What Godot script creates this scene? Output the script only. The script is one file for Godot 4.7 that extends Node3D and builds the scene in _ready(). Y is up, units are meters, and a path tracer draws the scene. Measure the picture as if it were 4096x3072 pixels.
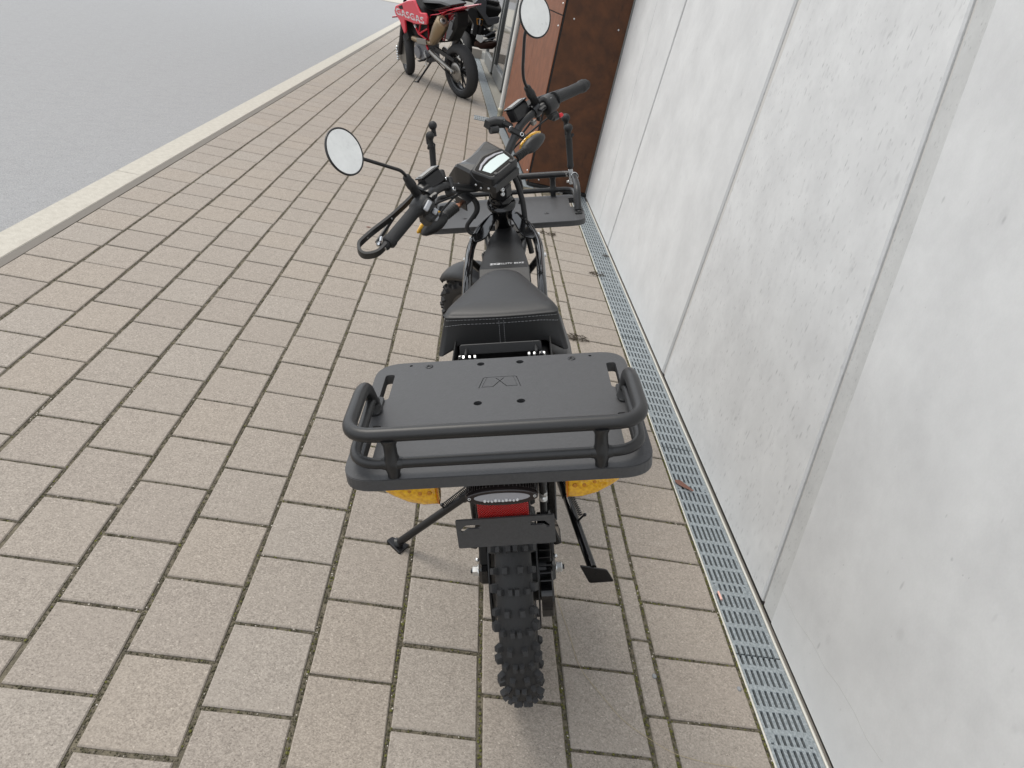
extends Node3D
# a two-wheel-drive utility motorcycle leaning on its side stand on a paved strip beside a white concrete wall

var M := {}
var rng := RandomNumberGenerator.new()
var taken := {}


# ------------------------------------------------------------------ mesh building
class MB:
	var st := SurfaceTool.new()
	var g := 0

	func _init():
		st.begin(Mesh.PRIMITIVE_TRIANGLES)
		st.set_smooth_group(-1)

	func smooth(on := true):
		g += 1
		st.set_smooth_group(g if on else -1)

	func tri(a, b, c):  # counter-clockwise seen from outside
		st.add_vertex(a)
		st.add_vertex(c)
		st.add_vertex(b)

	func quad(a, b, c, d):
		tri(a, b, c)
		tri(a, c, d)

	func poly(p: Array, out: Vector3):  # convex polygon turned so that it faces «out»
		var n = (p[1] - p[0]).cross(p[2] - p[0])
		if p.size() > 3 and n.length() < 1e-12:
			n = (p[2] - p[0]).cross(p[3] - p[0])
		var q = p.duplicate()
		if n.dot(out) < 0:
			q.reverse()
		for i in range(1, q.size() - 1):
			tri(q[0], q[i], q[i + 1])

	func rings(R: Array, capa := true, capb := true, closed := true, flat := false):
		smooth(not flat)
		var n = R[0].size()
		for i in R.size() - 1:
			for j in (n if closed else n - 1):
				var k = (j + 1) % n
				quad(R[i][j], R[i][k], R[i + 1][k], R[i + 1][j])
		smooth(false)
		if capa:
			fan(R[0], true)
		if capb:
			fan(R[-1], false)

	func fan(r: Array, back: bool):
		var c := Vector3.ZERO
		for p in r:
			c += p
		c /= r.size()
		for j in r.size():
			var k = (j + 1) % r.size()
			if back:
				tri(c, r[k], r[j])
			else:
				tri(c, r[j], r[k])

	func tube(path: Array, r, seg := 10, capa := true, capb := true, sq := 1.0):
		var R := []
		var n := path.size()
		var t0: Vector3 = (path[1] - path[0]).normalized()
		var N: Vector3 = t0.cross(Vector3.UP if absf(t0.y) < 0.9 else Vector3.RIGHT).normalized()
		for i in n:
			var a: Vector3 = path[maxi(i - 1, 0)]
			var b: Vector3 = path[mini(i + 1, n - 1)]
			var t := (b - a).normalized()
			N = (N - t * N.dot(t)).normalized()
			var B := t.cross(N)
			var rr: float = r[i] if r is Array else r
			var ring := []
			for j in seg:
				var w := TAU * (j + 0.5) / seg
				ring.append(path[i] + N * cos(w) * rr + B * sin(w) * rr * sq)
			R.append(ring)
		rings(R, capa, capb)

	func ptube(path: Array, r, seg := 12, capa := true, capb := true):
		tube(path, r, seg, capa, capb)

	func lathe(prof: Array, xf := Transform3D(), seg := 20, capa := true, capb := true, flat := false):  # (radius, height) up the local y
		var R := []
		for p in prof:
			var ring := []
			for j in seg:
				var w := TAU * j / seg
				ring.append(xf * Vector3(cos(w) * p.x, p.y, -sin(w) * p.x))
			R.append(ring)
		rings(R, capa, capb, true, flat)

	func cyl(a: Vector3, b: Vector3, r, seg := 12, r2 := -1.0):
		tube([a, b], [r, r if r2 < 0 else r2], seg)

	func box(xf: Transform3D, s: Vector3, bev := 0.0):
		smooth(false)
		var h := s / 2
		if bev <= 0:
			for k in 3:
				for sg in [-1, 1]:
					var p := []
					for q in [[-1, -1], [1, -1], [1, 1], [-1, 1]]:
						var v := Vector3.ZERO
						v[k] = sg * h[k]
						v[(k + 1) % 3] = q[0] * h[(k + 1) % 3]
						v[(k + 2) % 3] = q[1] * h[(k + 2) % 3]
						p.append(xf * v)
					var o := Vector3.ZERO
					o[k] = sg
					poly(p, xf.basis * o)
			return
		var P := func(sg: Vector3, k: int) -> Vector3:
			var v := Vector3.ZERO
			for i in 3:
				v[i] = sg[i] * (h[i] - (0.0 if i == k else bev))
			return xf * v
		for k in 3:
			var k1 := (k + 1) % 3
			var k2 := (k + 2) % 3
			for sg in [-1, 1]:
				var p := []
				for q in [[-1, -1], [1, -1], [1, 1], [-1, 1]]:
					var v := Vector3.ZERO
					v[k] = sg
					v[k1] = q[0]
					v[k2] = q[1]
					p.append(P.call(v, k))
				var o := Vector3.ZERO
				o[k] = sg
				poly(p, xf.basis * o)
			for a in [-1, 1]:
				for b in [-1, 1]:
					var v := Vector3.ZERO
					v[k1] = a
					v[k2] = b
					var v0 := v
					var v1 := v
					v0[k] = -1
					v1[k] = 1
					poly([P.call(v0, k1), P.call(v1, k1), P.call(v1, k2), P.call(v0, k2)], xf.basis * v)
		for a in [-1, 1]:
			for b in [-1, 1]:
				for c in [-1, 1]:
					var v := Vector3(a, b, c)
					poly([P.call(v, 0), P.call(v, 1), P.call(v, 2)], xf.basis * v)

	func ball(c: Vector3, r: float, seg := 12, sc := Vector3.ONE):
		var prof := []
		for i in range(0, 9):
			var w := -PI / 2 + PI * i / 8
			prof.append(Vector2(maxf(cos(w), 0.02) * r, sin(w) * r))
		lathe(prof, Transform3D(Basis.from_scale(sc), c), seg)

	func prism(poly2: PackedVector2Array, y0: float, y1: float, xf := Transform3D(), bev := 0.0, smooth_side := false):  # polygon in x,z; from y0 up to y1
		var p := poly2
		var area := 0.0
		for i in p.size():
			var a := p[i]
			var b := p[(i + 1) % p.size()]
			area += a.x * b.y - b.x * a.y
		if area < 0:
			p = p.duplicate()
			p.reverse()
		var top := p
		if bev > 0:
			top = MB.inset(p, bev)
		var idx := Geometry2D.triangulate_polygon(top)
		smooth(false)
		for i in range(0, idx.size(), 3):
			var t := []
			var u := []
			for k in 3:
				t.append(xf * Vector3(top[idx[i + k]].x, y1, top[idx[i + k]].y))
				u.append(xf * Vector3(p[idx[i + k]].x, y0, p[idx[i + k]].y))
			poly(t, xf.basis.y)
			poly(u, -xf.basis.y)
		if smooth_side:
			smooth(true)
		for i in p.size():
			var k := (i + 1) % p.size()
			var A: Vector3 = xf * Vector3(p[i].x, y0, p[i].y)
			var B: Vector3 = xf * Vector3(p[k].x, y0, p[k].y)
			var C: Vector3 = xf * Vector3(p[i].x, y1 - bev, p[i].y)
			var D: Vector3 = xf * Vector3(p[k].x, y1 - bev, p[k].y)
			quad(B, A, C, D)
			if bev > 0:
				quad(D, C, xf * Vector3(top[i].x, y1, top[i].y), xf * Vector3(top[k].x, y1, top[k].y))
		smooth(false)

	static func inset(p: PackedVector2Array, b: float) -> PackedVector2Array:
		var o := PackedVector2Array()
		var n := p.size()
		for i in n:
			var d0 := (p[i] - p[(i + n - 1) % n]).normalized()
			var d1 := (p[(i + 1) % n] - p[i]).normalized()
			var n0 := Vector2(-d0.y, d0.x)
			var n1 := Vector2(-d1.y, d1.x)
			var m := (n0 + n1).normalized()
			o.append(p[i] + m * b / maxf(m.dot(n0), 0.4))
		return o

	func done(mat: Material) -> ArrayMesh:
		st.generate_normals()
		st.index()
		st.set_material(mat)
		return st.commit()


# ------------------------------------------------------------------ small geometry helpers
func V(x: float, y: float, z: float) -> Vector3:
	return Vector3(x, y, z)


func bez(a: Vector3, b: Vector3, c: Vector3, n: int) -> Array:
	var o := []
	for i in n + 1:
		var t := float(i) / n
		o.append(a.lerp(b, t).lerp(b.lerp(c, t), t))
	return o


func bend(p: Array, r: float, n := 5) -> Array:  # a path with rounded corners
	var o := [p[0]]
	for i in range(1, p.size() - 1):
		var a: Vector3 = p[i - 1] - p[i]
		var b: Vector3 = p[i + 1] - p[i]
		var d := minf(r, minf(a.length(), b.length()) * 0.48)
		o.append_array(bez(p[i] + a.normalized() * d, p[i], p[i] + b.normalized() * d, n))
	o.append(p[-1])
	return o


func bend2(p: Array, r, n := 5) -> PackedVector2Array:  # a closed polygon with rounded corners
	var o := PackedVector2Array()
	var m := p.size()
	for i in m:
		var c: Vector2 = p[i]
		var a: Vector2 = p[(i + m - 1) % m] - c
		var b: Vector2 = p[(i + 1) % m] - c
		var rr: float = r[i] if r is Array else r
		if rr <= 0:
			o.append(c)
			continue
		var d := minf(rr, minf(a.length(), b.length()) * 0.49)
		for k in n + 1:
			var t := float(k) / n
			var s := c + a.normalized() * d
			var e := c + b.normalized() * d
			o.append(s.lerp(c, t).lerp(c.lerp(e, t), t))
	return o


func rrect(w: float, d: float, r: float, c := Vector2.ZERO, n := 5) -> PackedVector2Array:
	return bend2([c + Vector2(-w, -d) / 2, c + Vector2(w, -d) / 2, c + Vector2(w, d) / 2, c + Vector2(-w, d) / 2], r, n)


func look(y: Vector3, hint := Vector3.BACK) -> Basis:  # a basis whose y runs along «y»
	var b := y.normalized()
	var x := b.cross(hint)
	if x.length() < 1e-4:
		x = b.cross(Vector3.RIGHT)
	x = x.normalized()
	return Basis(x, b, x.cross(b))


func at(o: Vector3, b := Basis()) -> Transform3D:
	return Transform3D(b, o)


func numbered(parent: Node, called: String) -> String:
	var key := str(parent.get_instance_id()) + called
	var n: int = taken.get(key, 0)
	taken[key] = n + 1
	return called if n == 0 else "%s_%03d" % [called, n]


func part(called: String, mb, mat: Material, parent: Node = self, xf := Transform3D()) -> MeshInstance3D:
	var o := MeshInstance3D.new()
	o.name = numbered(parent, called)
	o.mesh = mb.done(mat) if mb is MB else mb
	o.transform = xf
	parent.add_child(o, true)
	return o


func thing(called: String, label: String, category: String, xf := Transform3D(), group := "") -> Node3D:
	var o := Node3D.new()
	o.name = numbered(self, called)
	o.transform = xf
	add_child(o, true)
	return tag(o, label, category, group)


func tag(o: Node3D, label: String, category: String, group := "", kind := "") -> Node3D:
	if label:
		o.set_meta("label", label)
	if category:
		o.set_meta("category", category)
	if group:
		o.set_meta("group", group)
	if kind:
		o.set_meta("kind", kind)
	return o


func words(text: String, height: float, depth: float, bold := false, font := "Droid Sans") -> TextMesh:
	var t := TextMesh.new()
	var f := SystemFont.new()
	f.font_names = PackedStringArray([font])
	f.font_weight = 700 if bold else 400
	t.font = f
	t.text = text
	t.font_size = 48
	t.pixel_size = height / 35.0
	t.depth = depth
	return t


# ------------------------------------------------------------------ materials
func mk(called: String, c: Color, rough := 0.6, metal := 0.0) -> StandardMaterial3D:  # c in linear values
	var m := StandardMaterial3D.new()
	m.resource_name = called
	m.albedo_color = c.linear_to_srgb()
	m.roughness = rough
	m.metallic = metal
	M[called] = m
	return m


func tri3(m: StandardMaterial3D, scale: float, world := true) -> StandardMaterial3D:
	m.uv1_triplanar = true
	m.uv1_world_triplanar = world
	m.uv1_scale = Vector3.ONE * scale
	return m


func noise(kind: int, freq: float, sd: int, oct := 1) -> FastNoiseLite:
	var n := FastNoiseLite.new()
	n.noise_type = kind
	n.frequency = freq
	n.seed = sd
	n.fractal_type = FastNoiseLite.FRACTAL_FBM if oct > 1 else FastNoiseLite.FRACTAL_NONE
	n.fractal_octaves = oct
	return n


func grey(n: FastNoiseLite, s: int) -> PackedByteArray:
	var im := n.get_seamless_image(s, s, false, false, 0.2, true)
	im.convert(Image.FORMAT_L8)
	return im.get_data()


func tex(im: Image) -> ImageTexture:
	return ImageTexture.create_from_image(im)


func splat(buf: PackedFloat32Array, s: int, count: int, rmin: float, rmax: float, amount: float, stretch := 1.0, vary := 0.5):
	for i in count:
		var cx := rng.randf() * s
		var cy := rng.randf() * s
		var r := rng.randf_range(rmin, rmax)
		var ry := r * rng.randf_range(1.0, stretch)
		var am := amount * rng.randf_range(1.0 - vary, 1.0)
		for y in range(int(floor(cy - ry)), int(ceil(cy + ry)) + 1):
			for x in range(int(floor(cx - r)), int(ceil(cx + r)) + 1):
				var d := Vector2((x - cx) / r, (y - cy) / ry).length()
				if d < 1.0:
					var k := posmod(y, s) * s + posmod(x, s)
					buf[k] += am * (1.0 - d * d)


# albedo picture from a brightness field (1 = the plain colour), and a bump picture from the same field
func shade(buf: PackedFloat32Array, s: int, lo: Color, hi: Color) -> Image:
	var out := PackedByteArray()
	out.resize(s * s * 3)
	for i in s * s:
		var c := lo.lerp(hi, clampf(buf[i], 0.0, 1.0)).linear_to_srgb()
		out[i * 3] = int(c.r * 255)
		out[i * 3 + 1] = int(c.g * 255)
		out[i * 3 + 2] = int(c.b * 255)
	return Image.create_from_data(s, s, false, Image.FORMAT_RGB8, out)


func bump(buf: PackedFloat32Array, s: int, strength: float) -> ImageTexture:
	var out := PackedByteArray()
	out.resize(s * s)
	for i in s * s:
		out[i] = int(clampf(buf[i], 0.0, 1.0) * 255)
	var im := Image.create_from_data(s, s, false, Image.FORMAT_L8, out)
	im.convert(Image.FORMAT_RGBA8)
	im.bump_map_to_normal_map(strength)
	return tex(im)


func field(s: int, layers: Array) -> PackedFloat32Array:  # sum of noises, each [noise, amount], round 0.5
	var o := PackedFloat32Array()
	o.resize(s * s)
	o.fill(0.5)
	for l in layers:
		var b := grey(l[0], s)
		var am: float = l[1]
		for i in s * s:
			o[i] += (b[i] / 255.0 - 0.5) * am
	return o


func materials():
	const VALUE := FastNoiseLite.TYPE_VALUE
	const SIMPLEX := FastNoiseLite.TYPE_SIMPLEX_SMOOTH
	var s := 1024
	# paver: fine sand grain with pale and dark chips of aggregate
	var f := field(s, [[noise(VALUE, 0.45, 3), 0.4], [noise(VALUE, 0.22, 4), 0.34], [noise(SIMPLEX, 0.012, 5, 3), 0.07]])
	splat(f, s, 3600, 0.9, 2.0, 0.55)
	splat(f, s, 620, 1.8, 3.4, 0.75)
	splat(f, s, 3200, 0.8, 2.2, -0.5)
	var pt := tex(shade(f, s, Color(0.135, 0.116, 0.098), Color(0.475, 0.425, 0.37)))
	var pn := bump(f, s, 2.2)
	for i in 5:
		var m := mk("paver%d" % i, Color.WHITE, 0.92)
		m.albedo_color = [Color(1, 1, 1), Color(0.988, 0.985, 0.982), Color(1.0, 0.992, 0.982), Color(0.98, 0.975, 0.972), Color(0.995, 0.99, 0.985)][i]
		m.albedo_texture = pt
		m.normal_enabled = true
		m.normal_texture = pn
		m.normal_scale = 0.7
		tri3(m, 1.25)
		m.uv1_offset = V(0.13 * i, 0.29 * i, 0.41 * i)
	# joint sand with moss
	s = 512
	f = field(s, [[noise(VALUE, 0.4, 11), 0.5], [noise(SIMPLEX, 0.02, 12, 3), 1.0]])
	var mt := mk("joint_sand", Color.WHITE, 1.0)
	mt.albedo_texture = tex(shade(f, s, Color(0.065, 0.057, 0.042), Color(0.2, 0.175, 0.125)))
	mt.normal_enabled = true
	mt.normal_texture = bump(f, s, 3.0)
	tri3(mt, 2.2)
	mk("moss", Color(0.12, 0.12, 0.03), 1.0)
	mk("moss_dark", Color(0.075, 0.068, 0.04), 1.0)
	mk("grit", Color(0.15, 0.13, 0.1), 1.0)
	mk("grit_pale", Color(0.5, 0.46, 0.4), 0.9)
	# road asphalt
	f = field(s, [[noise(VALUE, 0.5, 21), 0.6], [noise(VALUE, 0.25, 22), 0.3], [noise(SIMPLEX, 0.01, 23, 2), 0.1]])
	splat(f, s, 1800, 0.8, 2.0, 0.5)
	splat(f, s, 1500, 0.8, 1.8, -0.5)
	var ar := mk("asphalt", Color.WHITE, 0.85)
	ar.albedo_texture = tex(shade(f, s, Color(0.19, 0.19, 0.192), Color(0.39, 0.39, 0.39)))
	ar.normal_enabled = true
	ar.normal_texture = bump(f, s, 2.5)
	tri3(ar, 1.6)
	# kerb stone
	f = field(s, [[noise(VALUE, 0.4, 31), 0.4], [noise(SIMPLEX, 0.02, 32, 3), 0.4]])
	splat(f, s, 700, 0.8, 1.6, -0.3)
	var kt := mk("kerb_stone", Color.WHITE, 0.92)
	kt.albedo_texture = tex(shade(f, s, Color(0.36, 0.335, 0.285), Color(0.56, 0.53, 0.465)))
	kt.normal_enabled = true
	kt.normal_texture = bump(f, s, 1.5)
	tri3(kt, 1.7)
	mk("gutter_mortar", Color(0.17, 0.155, 0.135), 0.95)
	# pale concrete: clouds, small pits
	s = 1024
	for k in 2:
		f = field(s, [[noise(SIMPLEX, 0.005, 41 + k, 4), 0.26], [noise(SIMPLEX, 0.03, 45 + k, 3), 0.1], [noise(VALUE, 0.5, 43 + k), 0.06]])
		for i in s * s:
			f[i] += 0.2
		splat(f, s, [110, 1500][k], 1.2, [3.0, 4.4][k], -0.42, 3.2, 0.9)
		splat(f, s, [30, 420][k], 3.0, 10.0, -0.16, 2.2, 0.8)
		splat(f, s, 160, 0.7, 1.3, -0.5, 1.5)
		var c := mk("concrete%d" % k, Color.WHITE, 0.8)
		c.albedo_texture = tex(shade(f, s, Color(0.34, 0.34, 0.345), Color(0.68, 0.685, 0.68)))
		c.normal_enabled = true
		c.normal_texture = bump(f, s, 1.2)
		c.normal_scale = 0.5
		tri3(c, [0.55, 0.8][k])
		c.uv1_offset = V(0.2 + 0.3 * k, 0.4, 0.1)
	mk("rough_strip", Color(0.84, 0.84, 0.83), 0.9).albedo_texture = M.concrete1.albedo_texture
	tri3(M.rough_strip, 1.6)
	mk("sealant", Color(0.5, 0.49, 0.47), 0.8)
	mk("sealant_shaded", Color(0.42, 0.42, 0.41), 0.85)  # the same sealant, darkened to paint a joint's shadow band
	# galvanised steel
	s = 512
	f = field(s, [[noise(FastNoiseLite.TYPE_CELLULAR, 0.05, 51), 0.5], [noise(SIMPLEX, 0.03, 52, 3), 0.6], [noise(VALUE, 0.4, 53), 0.2]])
	var gz := mk("galvanised", Color.WHITE, 0.5, 0.35)
	gz.albedo_texture = tex(shade(f, s, Color(0.17, 0.2, 0.215), Color(0.45, 0.49, 0.51)))
	tri3(gz, 6.0)
	mk("drain_dark", Color(0.02, 0.021, 0.022), 0.9)
	mk("frame_rim", Color(0.6, 0.585, 0.53), 0.6, 0.1)
	# weathering steel
	for k in 2:
		f = field(s, [[noise(SIMPLEX, 0.012, 61 + k, 4), 0.7], [noise(SIMPLEX, 0.05, 63 + k, 3), 0.25], [noise(VALUE, 0.4, 65 + k), 0.12]])
		splat(f, s, 30, 2, 6, -0.3, 6.0)
		var c := mk("rust%d" % k, Color.WHITE, 0.75)
		c.albedo_texture = tex(shade(f, s, [Color(0.03, 0.012, 0.005), Color(0.11, 0.036, 0.014)][k], [Color(0.115, 0.04, 0.012), Color(0.22, 0.078, 0.032)][k]))
		tri3(c, 0.9)
	mk("black_gap", Color(0.01, 0.01, 0.01), 0.9)
	mk("pvc", Color(0.62, 0.61, 0.57), 0.5)
	mk("pvc_old", Color(0.5, 0.46, 0.34), 0.6)
	mk("aluminium", Color(0.17, 0.175, 0.17), 0.5, 0.2)
	mk("threshold", Color(0.24, 0.23, 0.2), 0.8)
	mk("stone_step", Color(0.3, 0.27, 0.235), 0.8)
	var gl := mk("dark_pane", Color(0.012, 0.013, 0.014), 0.05)
	gl.metallic_specular = 0.7
	# the motorcycle
	s = 256
	f = field(s, [[noise(VALUE, 0.5, 71), 0.5], [noise(SIMPLEX, 0.05, 72, 2), 0.2]])
	var fine := bump(f, s, 1.0)
	var fa := tex(shade(f, s, Color(0.7, 0.7, 0.7), Color(1, 1, 1)))
	for d in [["deck_black", 0.06, 0.5, 3.0], ["powder_black", 0.016, 0.42, 8.0], ["plastic_black", 0.022, 0.48, 8.0], ["cover_black", 0.015, 0.45, 6.0], ["nacelle_grey", 0.02, 0.4, 6.0], ["seat_vinyl", 0.021, 0.48, 5.0], ["rubber", 0.016, 0.62, 9.0], ["tyre_black", 0.022, 0.7, 9.0], ["knob_black", 0.036, 0.75, 9.0], ["carrier_grey", 0.045, 0.5, 8.0], ["skirt_vinyl_shaded", 0.008, 0.52, 5.0], ["worn_rubber", 0.03, 0.8, 9.0]]:  # the skirt entry is seat vinyl darkened to carry rear-face shade
		var m := mk(d[0], Color(d[1], d[1], d[1] * 1.03), d[2])
		m.albedo_texture = fa
		m.normal_enabled = true
		m.normal_texture = fine
		m.normal_scale = 0.25
		tri3(m, d[3], false)
	mk("gloss_black", Color(0.006, 0.006, 0.0065), 0.09)
	mk("satin_black", Color(0.01, 0.01, 0.011), 0.3)
	mk("matt_black", Color(0.008, 0.008, 0.008), 0.7)
	mk("hole_black", Color(0.003, 0.003, 0.003), 0.9)
	mk("chrome", Color(0.62, 0.63, 0.64), 0.12, 1.0)
	mk("zinc", Color(0.66, 0.67, 0.67), 0.36, 0.85)
	mk("copper", Color(0.55, 0.26, 0.16), 0.3, 0.9)
	mk("bronze", Color(0.33, 0.25, 0.16), 0.35, 0.85)
	mk("alloy", Color(0.3, 0.29, 0.27), 0.4, 0.8)
	mk("engine_grey", Color(0.2, 0.205, 0.22), 0.5, 0.4)
	mk("mirror_glass", Color(0.93, 0.95, 0.95), 0.03, 1.0)
	mk("thread", Color(0.3, 0.3, 0.31), 0.8)
	mk("print_grey", Color(0.032, 0.033, 0.034), 0.6)
	mk("button_grey", Color(0.33, 0.34, 0.36), 0.45)
	mk("button_red", Color(0.7, 0.02, 0.035), 0.4)
	mk("screen", Color(0.5, 0.58, 0.57), 0.25)
	mk("screen_band", Color(0.27, 0.27, 0.3), 0.3)
	mk("clear_grey", Color(0.34, 0.34, 0.36), 0.25)
	mk("smoked", Color(0.028, 0.022, 0.022), 0.12)
	mk("smoked_rib", Color(0.13, 0.115, 0.11), 0.2)
	mk("lens_dot", Color(0.7, 0.7, 0.71), 0.12)
	f = field(128, [[noise(FastNoiseLite.TYPE_CELLULAR, 0.09, 81), 0.6], [noise(SIMPLEX, 0.06, 82, 2), 0.4]])
	var am := mk("amber", Color.WHITE, 0.15)
	am.albedo_texture = tex(shade(f, 128, Color(0.5, 0.2, 0.0), Color(1.0, 0.6, 0.012)))
	am.normal_enabled = true
	am.normal_texture = bump(f, 128, 4.0)
	tri3(am, 14.0, false)
	am.clearcoat_enabled = true
	am.clearcoat_roughness = 0.05
	mk("amber_rim", Color(0.5, 0.15, 0.005), 0.2)
	mk("amber_dot", Color(0.5, 0.2, 0.01), 0.1)
	var hx := PackedFloat32Array()
	hx.resize(64 * 64)
	for y in 64:
		for x in 64:
			var q := Vector2(fmod(x + (8.0 if int(y / 8.0) % 2 else 0.0), 16.0) - 8.0, fmod(y, 8.0) - 4.0)
			hx[y * 64 + x] = clampf(1.1 - q.length() / 7.0, 0, 1)
	var rf := mk("reflector_red", Color.WHITE, 0.18)
	rf.albedo_texture = tex(shade(hx, 64, Color(0.1, 0.002, 0.002), Color(0.62, 0.012, 0.01)))
	rf.normal_enabled = true
	rf.normal_texture = bump(hx, 64, 3.0)
	tri3(rf, 55.0, false)
	var kn := PackedFloat32Array()
	kn.resize(64 * 64)
	for y in 64:
		for x in 64:
			kn[y * 64 + x] = 0.5 + 0.25 * sin(TAU * (x + y) / 16.0) + 0.25 * sin(TAU * (x - y) / 16.0)
	var gr := mk("grip_rubber", Color(0.016, 0.016, 0.017), 0.6)
	gr.normal_enabled = true
	gr.normal_texture = bump(kn, 64, 5.0)
	tri3(gr, 60.0, false)
	# the other machines and the litter
	var rd := mk("red_plastic", Color(0.62, 0.014, 0.04), 0.3)
	rd.clearcoat_enabled = true
	mk("red_frame", Color(0.55, 0.012, 0.03), 0.3)
	mk("white_print", Color(0.8, 0.8, 0.8), 0.4)
	mk("grey_fairing", Color(0.075, 0.077, 0.082), 0.4)
	mk("plate_white", Color(0.72, 0.72, 0.7), 0.4)
	mk("tag_orange", Color(0.7, 0.27, 0.01), 0.5)
	mk("exhaust_brown", Color(0.045, 0.02, 0.014), 0.4, 0.3)
	mk("dead_leaf", Color(0.16, 0.075, 0.055), 0.8)
	mk("dry_moss", Color(0.055, 0.042, 0.028), 1.0)
	mk("straw", Color(0.4, 0.33, 0.2), 0.8)
	mk("pebble", Color(0.24, 0.25, 0.26), 0.8)
	mk("butt_pink", Color(0.75, 0.45, 0.38), 0.7)


# ------------------------------------------------------------------ the setting
const PW := 0.1998     # paver column pitch
const PL := 0.2384     # paver length pitch
const CX := 0.4621     # joint between the last full columns

func strip_left(z: float) -> float:   # left edge of the drains along the facade and the wall
	if z > -6.3:
		return 0.957
	if z > -9.1:
		return 0.575 + 0.082 * (z + 6.29)
	return 0.305 + 0.05 * (z + 9.12)


func sheet(called: String, pts: Array, y: float, m: Material, thick := 0.03, parent: Node = self) -> MeshInstance3D:
	var b := MB.new()
	var p := PackedVector2Array()
	for q in pts:
		p.append(q)
	b.prism(p, y - thick, y)
	return part(called, b, m, parent)


func paver_mesh(w: float, l: float, sd: int) -> ArrayMesh:
	var r := RandomNumberGenerator.new()
	r.seed = sd
	var p := PackedVector2Array()
	for q in [[-1, -1], [0, -1], [1, -1], [1, 0], [1, 1], [0, 1], [-1, 1], [-1, 0]]:
		p.append(Vector2(q[0] * w / 2 + r.randf_range(-0.0011, 0.0009), q[1] * l / 2 + r.randf_range(-0.0011, 0.0009)))
	var b := MB.new()
	b.prism(p, -0.03, 0.0, Transform3D(), 0.0028)
	return b.done(M.paver0)


func in_view(p: Vector3) -> bool:
	var c := get_node("camera") as Camera3D
	var q := c.transform.affine_inverse() * p
	return q.z < -0.2 and absf(q.x / -q.z) < 0.72 and absf(q.y / -q.z) < 0.55


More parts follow.
